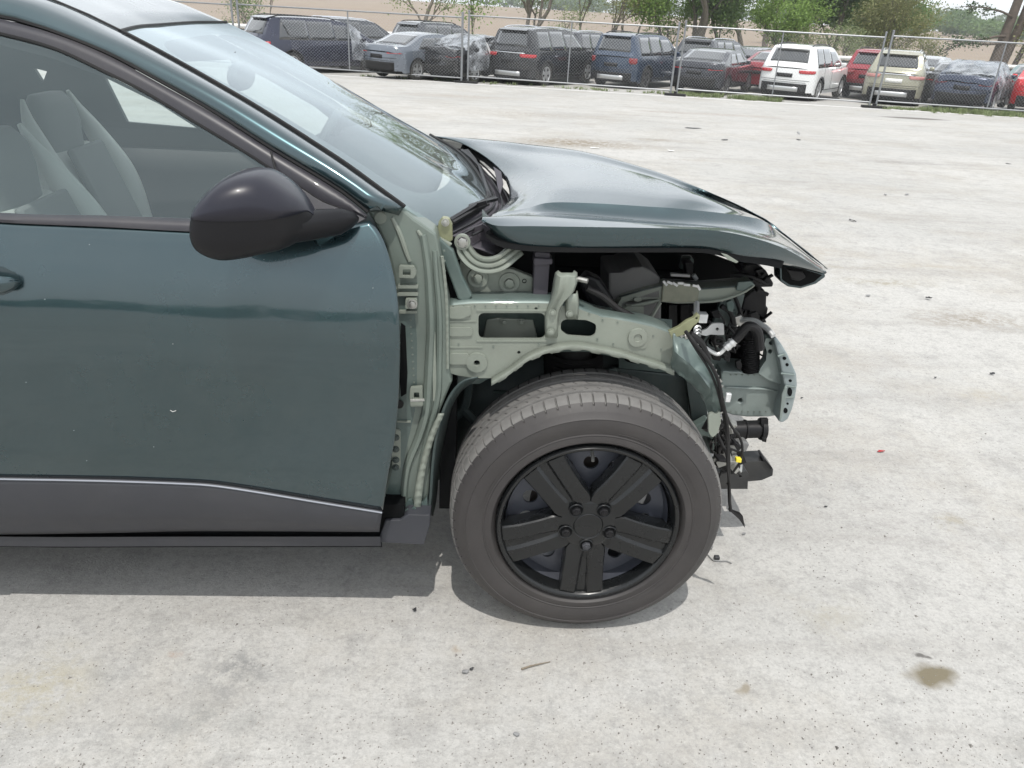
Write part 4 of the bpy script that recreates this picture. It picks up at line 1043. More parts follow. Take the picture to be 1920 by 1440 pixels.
for i in range(16):
    x0, y0 = random.uniform(1305, 1400), random.uniform(570, 640); pts = [(x0, y0)]
    for k in range(4): pts.append((pts[-1][0]+random.uniform(-14, 22), pts[-1][1]+random.uniform(2, 26)))
    Yq = random.uniform(1.88, 1.98)
    b = MB(); b.tube(curve([at(px_, py_, Yq) for px_, py_ in pts], 18), random.choice((.0025, .0035, .005)), 6); b.make('front_end_cable', CLM[i % 2], CAR)
for i in range(22):
    x0, y0 = random.uniform(1300, 1430), random.uniform(560, 690); w, h = random.uniform(4, 11), random.uniform(4, 12)
    q = [(x0-w, y0-h*.6), (x0+w*.4, y0-h), (x0+w, y0-h*.2), (x0+w*.7, y0+h), (x0-w*.6, y0+h*.7)]
    plate('small_bracket', q, random.uniform(1.90, 1.99), random.choice([BLKP, BLKP, PRIMD, STEEL, RUB]), CAR, th=.012, bevel=.002)
# frame rail stub, bumper tower and beam end
RAILM = mat('frame_rail_grey_teal', (.20,.245,.235), .42, .2, .25, var=.12, scale=8, dust=.22)
BEAMM = mat('beam_blue_grey', (.26,.31,.32), .38, .35, .2, var=.15, scale=10, dust=.2)
FRL = oplate('frame_rail', [(1352,694),(1400,696),(1437,698),(1460,704),(1468,712),(1468,778),(1440,782),(1400,782),(1372,778),(1352,770)], 1.95, RAILM, .09, bevel=.006, holes=[circ(1388,751,4)])
rib('rail_bead', [(1360,726),(1400,728),(1440,730),(1458,736)], 1.947, RAILM, FRL, .004)
rib('rail_bead', [(1355,697),(1400,699),(1437,701)], 1.947, RAILM, FRL, .004)
grid('rail_top', [[at(x, y, 1.95) for x, y in [(1352,694),(1400,696),(1437,698),(1460,704)]], [at(x, y, 2.04) for x, y in [(1352,686),(1400,688),(1430,689),(1452,694)]]], RAILM, FRL, solid=.003, face=(0,0,1))
BT = oplate('bumper_tower', [(1422,700),(1426,690),(1436,676),(1438,660),(1433,645),(1436,634),(1455,636),(1462,655),(1470,690),(1474,715),(1466,722),(1440,712)], 1.93, RAILM, .03, bevel=.004, holes=[circ(1446,643,4), circ(1444,659,4)])
beam = [(1450,634),(1457,634),(1466,646),(1477,664),(1486,684),(1494,702),(1495.5,722),(1492,745),(1486,768),(1478,786),(1468,793),(1460,791),(1463,772),(1470,745),(1471,722),(1466,700),(1462,676),(1455,652)]
BM = oplate('bumper_beam', beam, 1.90, BEAMM, .14, bevel=.006)
b = MB()
for a, c in (((1458,668),(1473,664)), ((1464,700),(1489,703)), ((1472,723),(1491,726)), ((1471,745),(1488,745))): b.tube([at(*a, 1.897), at(*c, 1.897)], .0028, 6)
b.make('beam_crease', RAILM, BM)
for x, y, rx, ry in ((1471,672,3.5,3),(1476,684,3,3),(1482,714,3,2.5),(1481,735,4.5,8),(1473,770,4,5),(1477,757,2,2)): plate('beam_hole', circ(x, y, rx, 12, ry), 1.8985, DARK, BM, th=.003, bevel=0)
plate('beam_lip', [(1466,740),(1472,724),(1477,726),(1472,760),(1466,786),(1461,788)], 1.892, RAILM, BM, th=.006, bevel=.003)
# inner rails seen behind the wheel
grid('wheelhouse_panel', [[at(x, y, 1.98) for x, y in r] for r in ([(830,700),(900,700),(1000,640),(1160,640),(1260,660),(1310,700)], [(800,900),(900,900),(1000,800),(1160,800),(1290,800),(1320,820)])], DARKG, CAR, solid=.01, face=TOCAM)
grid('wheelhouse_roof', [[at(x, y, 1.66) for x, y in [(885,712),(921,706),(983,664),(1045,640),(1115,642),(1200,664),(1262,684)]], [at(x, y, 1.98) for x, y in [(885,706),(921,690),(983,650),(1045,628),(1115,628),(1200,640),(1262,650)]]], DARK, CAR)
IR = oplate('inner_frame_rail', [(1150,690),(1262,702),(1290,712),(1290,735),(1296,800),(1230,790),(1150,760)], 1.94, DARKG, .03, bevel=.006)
plate('rail_upper_face', [(1160,656),(1262,688),(1264,700),(1160,690)], 1.935, PRIMD, IR, th=.01)
plate('body_hole', circ(1198,672,28,18,10), 1.93, DARK, IR, th=.004, bevel=0)
oplate('rail_reinforcement', [(1118,700),(1155,690),(1165,716),(1120,716)], 1.92, PRIMD, .01)
oplate('lower_bracket', [(1285,700),(1310,720),(1325,760),(1328,800),(1345,820),(1340,850),(1310,850),(1300,800)], 1.9, DARKG, .03, holes=[circ(1322,810,4)])
b = MB(); b.tube(curve([at(x, y, 1.84) for x, y in [(880,712),(876,745),(868,768),(845,790),(822,812)]], 16), .012, 8); b.tube([at(868,766,1.84), at(896,796,1.84)], .014, 8); b.make('wheelhouse_brace', DARKG, CAR)
b = MB()
for i in range(6): b.lathe([(.07,-.006),(.08,0),(.07,.006)], at(1075, 660+i*9, 1.86), (0,0,1), 20)
b.tube([at(1075,640,1.86), at(1075,740,1.86)], .05, 16); b.make('suspension_strut', RUB, CAR)
oplate('wheelhouse_slot', [(925,732),(975,737),(975,742),(925,737)], 1.96, PRIMD, .005)
ring('drain_hole', 938, 712, 4, 5, .002, 1.95, DARK, CAR)
# the black cylinder, lower crossmember and hanging clutter
b = MB(); c0_, c1_ = at(1366,806,1.93), at(1432,804,1.93); b.tube([c0_, c1_], .026, 18); b.tube([at(1424,804,1.93), at(1434,804,1.93)], .033, 18); b.tube([at(1395,805,1.93), at(1399,805,1.93)], .029, 18)
b.make('horn_motor', BLKP, CAR, bevel=.002)
oplate('motor_bracket', [(1427,786),(1441,786),(1441,796),(1437,830),(1429,828)], 1.91, BLKP, .012)
SUBM = mat('crossmember_graphite', (.035,.037,.040), .38, .5, .1, var=.2, scale=12, dust=.15)
LC = oplate('lower_crossmember', [(1334,880),(1345,878),(1388,866),(1432,864),(1436,862),(1450,880),(1449,892),(1428,901),(1404,903),(1334,905)], 1.92, SUBM, .06, bevel=.005)
plate('crossmember_end_cap', [(1430,862),(1435,861),(1449,878),(1446,882)], 1.912, BLKP, LC, th=.04, bevel=.002)
oplate('crossmember_bracket', [(1336,884),(1400,884),(1403,888),(1402,917),(1337,917)], 1.87, SUBM, .07, bevel=.005, holes=[circ(1345,907,2), circ(1364,907,2), circ(1388,893,3,12,1.6)])
oplate('tow_bracket', [(1340,838),(1352,830),(1356,850),(1348,876),(1338,876)], 1.82, STEEL, .01, bevel=.003)
oplate('lower_support', [(1302,800),(1326,786),(1350,812),(1350,846),(1334,850),(1334,822),(1318,818),(1312,850),(1302,846)], 1.86, PRIMD, .03, bevel=.004)
random.seed(21)
b = MB(); b2 = MB()
for i in range(34):
    x, y = random.gauss(1362, 14), random.uniform(790, 880); q = at(x, y, random.uniform(1.70, 1.82))
    (b if i % 3 else b2).box(q, (random.uniform(.008,.035), random.uniform(.01,.03), random.uniform(.006,.03)), Matrix.Rotation(random.uniform(-1.2,1.2), 3, 'Y') @ Matrix.Rotation(random.uniform(-.6,.6), 3, 'Z'))
b.make('broken_connector_pieces', BLKP, CAR, smooth=False, kind='stuff', bevel=.001); b2.make('broken_bracket_pieces', STEEL, CAR, smooth=False, kind='stuff', bevel=.001)
oplate('headlamp_levelling_bracket', [(1372,835),(1398,828),(1406,834),(1400,846),(1378,858),(1366,852)], 1.84, mat('dull_bracket', (.20,.20,.20), .5, .4), .03, bevel=.004)
b = MB()
for i in range(12):
    x = 1348+random.uniform(-8, 14); y = random.uniform(780, 830); pts = [(x, y)]
    for k in range(4): pts.append((pts[-1][0]+random.uniform(-12, 14), pts[-1][1]+random.uniform(4, 24)))
    b.tube(curve([at(px_, py_, 1.72+.02*random.random()) for px_, py_ in pts], 14), .0028, 5)
b.make('loose_wires', RUB, CAR)
# hanging wiring harness
def cab(pts, r, name='hanging_cable', m=RUB, n=46, par=CAR):
    b = MB(); b.tube(curve([at(*q) for q in pts], n), r, 8); return b.make(name, m, par)
cab([(1286,622,1.58),(1298,638,1.55),(1318,664,1.545),(1336,690,1.545),(1348,718,1.55),(1354,750,1.56),(1361,780,1.58),(1365,820,1.60),(1366,860,1.61),(1367,900,1.62),(1368,940,1.63),(1370,958,1.63)], .0044)
cab([(1290,630,1.58),(1306,656,1.55),(1328,690,1.548),(1342,722,1.555),(1350,750,1.565),(1358,790,1.59),(1364,830,1.60),(1364,880,1.61),(1368,910,1.62),(1368,944,1.62)], .003)
cab([(1352,745,1.56),(1362,778,1.58),(1372,800,1.60),(1384,815,1.62),(1391,832,1.63),(1392,850,1.63),(1389,864,1.63),(1384,872,1.63),(1374,886,1.63)], .0032)
cab([(1340,800,1.66),(1352,830,1.65),(1362,850,1.64),(1366,876,1.64)], .004)
cab([(1366,840,1.64),(1382,846,1.64),(1392,850,1.64)], .003)
oplate('yellow_cable_tag', [(1381,860),(1391,861),(1390,868),(1380,867)], 1.622, YEL, .012, bevel=.001)
b = MB(); b.prism([at(1365,955,1.63), at(1372,956,1.63), at(1388,962,1.62), at(1393,968,1.62), at(1397,990,1.62), at(1386,974,1.62), at(1376,963,1.63)], (0,.004,0)); b.make('torn_cable_end', RUB, CAR, smooth=False)
b = MB(); b.box(at(1365,745,1.555), (.012,.01,.022)); b.make('white_clip', ALU, CAR, bevel=.002)

# rows of spot welds, sealer and a small scuff
b = MB()
def weld(x, y, Y, r=1.9): b.lathe([(px2m(r), 0), (px2m(r)*.8, .0016), (0, .0012)], at(x, y, Y), (0,-1,0), 8)
for i in range(12): weld(833+i*.6, 470+i*19, PY-.001)
for i in range(11): weld(770+i*.7, 600+i*13, PY-.001)
for i in range(9): weld(850+i*20, 574, AY-.001, 1.6)
for x, y in ((1105,588),(1130,600),(1158,604),(1225,630),(1240,655),(1150,645),(1120,636),(860,646),(925,650),(1010,645),(905,695)): weld(x, y, AY-.001, 1.8)
for i in range(8): weld(1370+i*11, 703, 1.948, 1.7)
for i in range(8): weld(1370+i*11, 772, 1.948, 1.7)
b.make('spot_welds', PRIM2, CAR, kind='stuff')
b = MB(); b.tube([p+Vector((0,-.002+.001*math.sin(i*1.9),0)) for i, p in enumerate(curve([at(x, y, PY) for x, y in [(829,480),(836,545),(838,600),(839,690)]], 50))], .0035, 6); b.make('seam_sealer', PRIM, CAR)
b = MB(); b.tube([on(x, y, -.0012) for x, y in [(319,769),(324,772),(330,770)]], .0007, 5); b.make('paint_scuff', mat('scuff_white', (.6,.6,.58), .7), DOOR)
b = MB()
random.seed(8)
for _ in range(9):
    x, y = random.uniform(5, 700), random.uniform(450, 880); p = on(x, y, -.0008); b.box(p, (random.uniform(.001,.002), .0008, .0008))
b.make('paint_specks', mat('pale_dust_speck', (.38,.42,.42), .7), DOOR, smooth=False, kind='stuff')

# ---------------------------------------------------------------- wheel
WC = Vector((.302, 1.548, .343))
RT = .343
TYRES = mat('tyre_sidewall', (.031,.028,.0285), .58, 0, 0, var=.12, scale=9, dust=.06, bump=.1)
TREAD = mat('dusty_tread', (.155,.151,.145), .9, 0, 0, var=.12, scale=40, bump=.3)
COVER = mat('wheel_cover_black', (.0065,.0075,.0085), .27, .1, .25, var=.12, scale=6, dust=.015, spec=.4)
STW = mat('steel_wheel_paint', (.055,.062,.082), .36, .3, .1, var=.15, scale=14, dust=.1)
def wheel_tyre():
    # (radius, depth) profile from the outer bead over the tread to the inner bead
    side_o = [(.226,.020),(.232,.006),(.240,-.004),(.244,-.0045),(.256,-.002),(.258,-.0036),(.261,-.002),(.275,-.0060),(.290,-.0065),(.300,-.0045),(.302,-.0058),(.305,-.003),(.316,.004),(.318,.0055),(.327,.014)]
    tread = []
    r0 = .343
    tread += [(.3335,.020,1),(.3375,.026,1),(.3400,.034,1),(.3412,.044,1),(.3415,.052,1)]
    for g0, g1 in ((.054,.062),(.088,.098),(.118,.128),(.154,.162)):
        tread += [(.3418,g0-.0005,0),(.3340,g0+.001,3),(.3340,g1-.001,3),(.3425,g1+.0005,0)]
        if g1 < .16: tread += [(.3428,g1+.009,2),(.343,g1+.0175,2)]
    tread += [(.3415,.170,1),(.3405,.184,1),(.3375,.196,1),(.332,.204,1)]
    side_i = [(.32,.212),(.29,.219),(.25,.216),(.228,.20)]
    prof = [(r, d, -1) for r, d in side_o]+tread+[(r, d, -1) for r, d in side_i]
    P = 74; ang = []
    for p in range(P):
        b0 = 2*math.pi*p/P; st = 2*math.pi/P
        ang += [b0, b0+st*.06, b0+st*.11, b0+st*.17, b0+st*.58]
    n = len(ang); V = []; Fc = []; mi = []
    for j, (r, d, k) in enumerate(prof):
        for i, a in enumerate(ang):
            rr = r; aa = a
            if k == 1 and i % 5 in (1, 2): rr -= .0055
            if k == 2:
                aa = a+ (d-.1)*2.2
                if i % 5 in (1, 2): rr -= .004
            if k == -1 and abs(d) > .006 and .3 < r: pass
            V.append(WC+Vector((rr*math.cos(aa), d, rr*math.sin(aa))))
    for j in range(len(prof)-1):
        for i in range(n):
            a = j*n+i; c = j*n+(i+1) % n
            Fc.append((a, c, c+n, a+n))
            mi.append(0 if (prof[j][2] == -1 and prof[j+1][2] == -1) or (prof[j][0] < .33 and prof[j+1][0] < .334) else (2 if prof[j][2] == 3 and prof[j+1][2] == 3 else 1))
    # flat at the contact patch
    for p in V:
        if p.z < .003: p.z = .003
    return V, Fc, mi
V, Fc, mi = wheel_tyre()
WH = empty('front_wheel', WC); WH.parent = CAR; WH.matrix_parent_inverse = Matrix.Translation(-CAR.location)
def wmesh(name, V, Fc, m, **k):
    V = [Vector(p)-WC for p in V]; return mesh(name, V, Fc, m, WH, **k)
wmesh('tyre', V, Fc, TYRES, mats=[TYRES, TREAD, mat('groove_rubber', (.03,.03,.03), .9)], midx=mi, sharp=38)
def wpt(r, a, d): return WC+Vector((r*math.cos(a), d, r*math.sin(a)))
# small raised ribs on the sidewall
b = MB()
for a0, a1, r in ((60,80,.268),(100,128,.283),(20,38,.272),(200,236,.282),(300,322,.270),(150,170,.270)):
    b.tube([wpt(r, R(lerp(a0, a1, i/14)), -.0048) for i in range(15)], .0008, 4)
wmesh('sidewall_moulding', b.v, b.f, TYRES)
# cover rim ring
RP = [(.228,.012),(.2275,.001),(.224,-.0035),(.219,-.003),(.215,.001),(.212,.008),(.209,.018),(.205,.040),(.200,.055)]
b = MB(); b.lathe(RP, WC, (0,1,0), 120); wmesh('wheel_cover_ring', b.v, b.f, COVER, sharp=40)
# spokes
def prof_d(r):  # surface depth of the spokes along the radius
    return interp([(0,.006),(.05,.006),(.075,.004),(.12,.0),(.17,-.001),(.205,.0015),(.214,.004)], r)
SA = [-90, -18, 54, 126, 198]
b_sp = []
for a in SA:
    ca = R(a); ax = Vector((math.cos(ca), 0, math.sin(ca))); tx = Vector((-math.sin(ca), 0, math.cos(ca)))
    rows = []
    for i in range(16):
        r = lerp(.030, .212, i/15)
        hw = interp([(.03,.022),(.070,.052),(.10,.0515),(.16,.0535),(.212,.0585)], r)
        gd = interp([(.03,0),(.066,.002),(.085,.005),(.15,.0065),(.212,.005)], r)   # groove depth
        gw = interp([(.03,.003),(.06,.004),(.10,.009),(.16,.012),(.212,.014)], r)
        dd = prof_d(r); row = []
        for w, h in ((-hw+.004,.050),(-hw,.020),(-hw*.985,.004),(-hw*.93,0),(-gw-.009,-.0015),(-gw-.003,-.001),(-gw+.004,gd),(0,gd*.9),(gw-.004,gd),(gw+.003,-.001),(gw+.009,-.0015),(hw*.93,0),(hw*.985,.004),(hw,.020),(hw-.004,.050)):
            rr_ = r
            rad = math.hypot(r, w)
            if rad > .2125: 
                rr_ = math.sqrt(max(.0, .2125**2-w*w))
            row.append(WC+ax*rr_+tx*w+Vector((0, dd+h, 0)))
        rows.append(row)
    V = [p for r in rows for p in r]; n = len(rows[0])
    Fq = [(j*n+i, j*n+i+1, (j+1)*n+i+1, (j+1)*n+i) for j in range(15) for i in range(n-1)]
    wmesh('wheel_cover_spoke', V, Fq, COVER, face=TOCAM, sharp=30)
# hub cap
b = MB(); b.lathe([(0,.0),(.034,-.0005),(.036,.0012),(.038,-.0005),(.060,.0015),(.070,.006),(.073,.03)], WC+Vector((0,.0005,0)), (0,1,0), 60); wmesh('wheel_cover_hub', b.v, b.f, COVER, sharp=30)
for a in SA:
    p = wpt(.0572, R(a), -.0005)
    b = MB(); b.lathe([(.0185,-.0005),(.0170,-.002),(.0150,-.001),(.0145,.0)], p, (0,1,0), 24); wmesh('nut_pocket', b.v, b.f, COVER, sharp=40)
    b = MB(); b.lathe([(0,-.0012),(.0146,-.0012)], p, (0,1,0), 20); wmesh('pocket_floor', b.v, b.f, DARK, face=TOCAM)
    b = MB(); b.lathe([(.0112,0),(.0112,-.007),(.0095,-.009),(.0055,-.0093)], p, (0,1,0), 6); b.lathe([(.0056,-.009),(.005,-.012),(0,-.013)], p, (0,1,0), 12); wmesh('lug_nut', b.v, b.f, BLKP if a != -90 else GREYP, sharp=30, face=TOCAM)
# steel wheel behind
def wplate(name, R0, R1, holes, d, m, th=.004):
    N_ = 90; outer = [(R1*math.cos(2*math.pi*i/N_), R1*math.sin(2*math.pi*i/N_)) for i in range(N_)]
    loops = [outer]+holes; flat = [[Vector((x, y, 0)) for x, y in lp] for lp in loops]; tr = tessellate_polygon(flat)
    al = [q for lp in loops for q in lp]; n = len(al)
    def dd(x, y):
        return d
    V = [WC+Vector((x, dd(x, y), y)) for x, y in al]+[WC+Vector((x, dd(x, y)+th, y)) for x, y in al]; Fc = []
    for t in tr: Fc += [tuple(t), tuple(i+n for i in reversed(t))]
    b0 = 0
    for lp in loops:
        L = len(lp); Fc += [(b0+i, b0+(i+1)%L, b0+(i+1)%L+n, b0+i+n) for i in range(L)]; b0 += L
    return wmesh(name, V, Fc, m, smooth=False)
hl = []
for k in range(15):
    a = 2*math.pi*k/15+math.pi/2; cx, cy = .150*math.cos(a), .150*math.sin(a)
    hl.append([(cx+.019*math.cos(-t), cy+.019*math.sin(-t)) for t in [2*math.pi*i/18 for i in range(18)]])
wplate('steel_wheel_disc', 0, .197, hl, .056, STW, .006)
b = MB(); b.lathe([(.197,.056),(.203,.03),(.200,.08),(.19,.09),(.19,.19),(.21,.20)], WC, (0,1,0), 80); wmesh('steel_wheel_barrel', b.v, b.f, STW)
b = MB(); b.lathe([(0,.10),(.14,.10)], WC, (0,1,0), 40); wmesh('brake_disc', b.v, b.f, mat('brake_disc_rust', (.10,.085,.075), .5, .6), face=TOCAM)
b = MB(); b.tube([wpt(.196, R(91), .05), wpt(.176, R(91), .018)], .0045, 8); wmesh('valve_stem', b.v, b.f, STEEL)
# rear wheel (outside the picture, simple) and the far pair
proto = WH
def copy_wheel(x, y, flip):
    e = bpy.data.objects.new('rear_wheel', None); COL.objects.link(e); e.parent = CAR; e.matrix_parent_inverse = Matrix.Translation(-CAR.location)
    e.location = (x, y, WC.z); e.rotation_euler.z = math.pi if flip else 0
    for ch in list(WH.children):
        c = ch.copy(); COL.objects.link(c); c.parent = e
copy_wheel(-2.36, WC.y+.03, False); copy_wheel(WC.x, 2*MID-WC.y, True); copy_wheel(-2.36, 2*MID-WC.y-.03, True)
# ---------------------------------------------------------------- temporary chain-link fence
def atg(px, py):
    z = 0
    for _ in range(40):
        p = atz(px, py, z); z = .5*z+.5*gz(p.x, p.y)
    return p
GALV = mat('galvanised_steel', (.25,.26,.27), .45, .55, 0, var=.12, scale=20)
WIRE = mat('chain_link_wire', (.36,.37,.38), .6, .4)
PH, PL = 2.02, 6.6
def fence_panel(lab):
    root = empty('fence_panel', (0,0,0), label=lab, category='fence panel', group='chain-link fence panels')
    for x in (.05, PL-.05):
        b = MB(); b.tube([(x,0,.02), (x,0,PH+.12)], .032, 10); b.lathe([(.036,0),(.036,.03),(0,.045)], (x,0,PH+.12), (0,0,1), 10); b.make('post', GALV, root)
    b = MB(); b.tube([(PL/2,0,.22), (PL/2,0,PH)], .021, 8); b.make('middle_post', GALV, root)
    b = MB(); b.tube([(.05,0,PH), (PL-.05,0,PH)], .024, 8); b.make('top_rail', GALV, root)
    b = MB(); b.tube([(.05,0,.22), (PL-.05,0,.22)], .021, 8); b.make('bottom_rail', GALV, root)
    b = MB(); z0, z1, h = .22, PH, PH-.22; pitch = .098; n = int((PL+h)/pitch)
    for s in (0, 1):
        for i in range(n):
            xa = -h+i*pitch+.05; xb = xa+h; za, zb = z0, z1
            if xa < .05: za = z0+(.05-xa); xa = .05
            if xb > PL-.05: zb = z1-(xb-(PL-.05)); xb = PL-.05
            if zb <= za: continue
            if s: xa, xb = PL-xa, PL-xb
            b.add(*tubev([(xa, .003*(1 if s else -1), za), (xb, .003*(1 if s else -1), zb)], .0017, 3, cap=False))
    b.make('wire_mesh', WIRE, root, smooth=False, kind='stuff')
    b = MB(); b.box((0,0,.045), (.75,.22,.07)); b.box((0,0,.1), (.10,.10,.08)); b.make('base_foot', RUB, root, bevel=.01)
    return root
def copy_tree(o, parent=None):
    c = o.copy(); COL.objects.link(c)
    if parent is not None: c.parent = parent
    for ch in list(o.children): copy_tree(ch, c)
    return c
def fy(x): return 27.15-.22*x
posts = [-22.5, -15.4, -8.2, -.47, 6.15, 12.0, 18.3, 25.0]
labs = ['chain-link fence panel out of sight left of the navy minivan', 'chain-link fence panel behind the roof of the wrecked crossover',
        'chain-link fence panel in front of the navy minivan and the grey sedan', 'chain-link fence panel in front of the black and blue sport utility vehicles',
        'chain-link fence panel in front of the black sedan and the white crossover', 'chain-link fence panel in front of the beige crossover',
        'chain-link fence panel at the right edge with weeds at its foot']
proto = None
for i in range(len(posts)-1):
    o = fence_panel(labs[0]) if proto is None else copy_tree(proto)
    proto = proto or o
    x0, x1 = posts[i], posts[i+1]
    o.location = (x0+.07, fy(x0+.07), gz(x0, fy(x0))); o.rotation_euler.z = math.atan(-.22)
    o.scale.x = (math.hypot(x1-x0, fy(x1)-fy(x0))-.10)/PL; o['label'] = labs[i]

# white barrier along the far side of the yard
BARM = mat('white_painted_barrier', (.72,.72,.70), .6, var=.06, scale=3, dust=.2)
BR = empty('white_barrier', (0,40,gz(0,40)), label='long low white barrier running along the yard behind the parked cars', category='barrier')
b = MB(); b.box((-13,0,.42), (120,.10,.78)); b.make('barrier_wall', mat('pale_barrier_wall', (.55,.55,.55), .7, var=.1, scale=2, dust=.2), BR, smooth=False)
b = MB(); b.tube([(-70,-.08,.98), (60,-.08,1.05)], .085, 10); b.make('top_rail', BARM, BR)
b = MB(); b.box((-5,0,.86), (130,.06,.07)); b.make('shadow_rail', DARKG, BR, smooth=False)
for x in range(-30, 40, 4):
    b = MB(); b.box((x,0,.5), (.09,.09,1.0)); b.make('barrier_post', DARKG, BR, smooth=False)

# ---------------------------------------------------------------- parked cars
CG = mat('car_window_glass', (.018,.022,.026), .05, .1, 1.0, spec=.8, dust=.08)
TYM = mat('car_tyre', (.03,.03,.03), .8, dust=.2)
RIMM = mat('alloy_rim', (.55,.56,.57), .35, .7)
RIMD = mat('dark_rim', (.08,.08,.085), .4, .4)
LAMP = mat('red_lamp_lens', (.42,.012,.018), .15, 0, .8)
LAMPD = mat('dark_red_lamp_lens', (.20,.008,.012), .15, 0, .8)
LAMPP = mat('pinkish_lamp_lens', (.50,.22,.20), .15, 0, .8)
CHR = mat('car_chrome', (.75,.76,.78), .15, 1)
UND = mat('car_underside', (.012,.012,.012), .9)
PLT = mat('white_plate', (.75,.75,.72), .5)
def paint(name, c, metal=.3): return mat(name, c, .25, metal, .95, var=.04, scale=2, dust=.03)
PNT = {k: paint(k+'_car_paint', c) for k, c in dict(navy=(.012,.016,.040), slate=(.13,.15,.18), black=(.008,.009,.012), blue=(.020,.040,.078), inkblack=(.016,.018,.028), beige=(.36,.35,.27), red=(.27,.018,.03), silver=(.42,.44,.46), tealgrey=(.12,.20,.20), brightred=(.60,.01,.015), darkblue=(.018,.03,.065), charcoal=(.05,.055,.065)).items()}
PNT['white'] = paint('white_car_paint', (.78,.79,.79), 0)
KIND = {
 # top outline (x from rear, z), belt z, width, wheelbase start/end, bottom, window quads (x0bottom,x0top,x1bottom,x1top), rear glass x range, windscreen x range
 'suv': dict(L=4.75, W=1.88, B=1.02, T=[(0,1.04),(.04,1.10),(.14,1.17),(.30,1.42),(.40,1.58),(.46,1.68),(1.2,1.72),(2.2,1.70),(2.75,1.63),(3.2,1.36),(3.60,1.10),(4.1,1.04),(4.5,.95),(4.75,.72)],
    rw=.95, fw=3.72, rg=(.16,.385), wg=(2.80,3.55), win=[(.50,.72,1.26,1.33),(1.28,1.35,2.14,2.14),(2.17,2.17,3.30,2.78)], wr=.36, tail=(.20,1.0,1.0), rails=True),
 'bigsuv': dict(L=5.0, W=1.95, B=1.08, T=[(0,1.08),(.04,1.14),(.10,1.20),(.22,1.52),(.28,1.70),(.38,1.77),(1.2,1.82),(2.4,1.80),(2.95,1.73),(3.4,1.42),(3.75,1.17),(4.3,1.12),(4.8,1.02),(5.0,.78)],
    rw=.98, fw=3.92, rg=(.11,.27), wg=(3.0,3.7), win=[(.45,.55,1.28,1.31),(1.31,1.34,2.24,2.24),(2.27,2.27,3.48,2.98)], wr=.385, tail=(.2,1,1), rails=True),
 'van': dict(L=5.1, W=1.98, B=1.02, T=[(0,1.04),(.05,1.10),(.14,1.18),(.34,1.50),(.46,1.68),(.58,1.74),(1.5,1.76),(2.8,1.72),(3.3,1.62),(3.9,1.28),(4.3,1.08),(4.7,.98),(5.1,.72)],
    rw=1.05, fw=4.08, rg=(.16,.44), wg=(3.35,4.1), win=[(.62,.82,1.72,1.74),(1.75,1.77,2.74,2.72),(2.77,2.75,3.95,3.28)], wr=.34, tail=(.2,1,1), rails=True),
 'sedan': dict(L=4.7, W=1.83, B=.93, T=[(0,.88),(.03,1.02),(.10,1.07),(.55,1.08),(.95,1.22),(1.35,1.38),(1.8,1.44),(2.4,1.44),(2.8,1.36),(3.2,1.12),(3.45,.99),(4.1,.92),(4.5,.82),(4.7,.62)],
    rw=1.0, fw=3.72, rg=(.62,1.36), wg=(2.82,3.35), win=[(1.05,1.42,1.90,1.94),(1.93,1.97,3.05,2.62)], wr=.325, tail=(.2,1,1), rails=False),
}
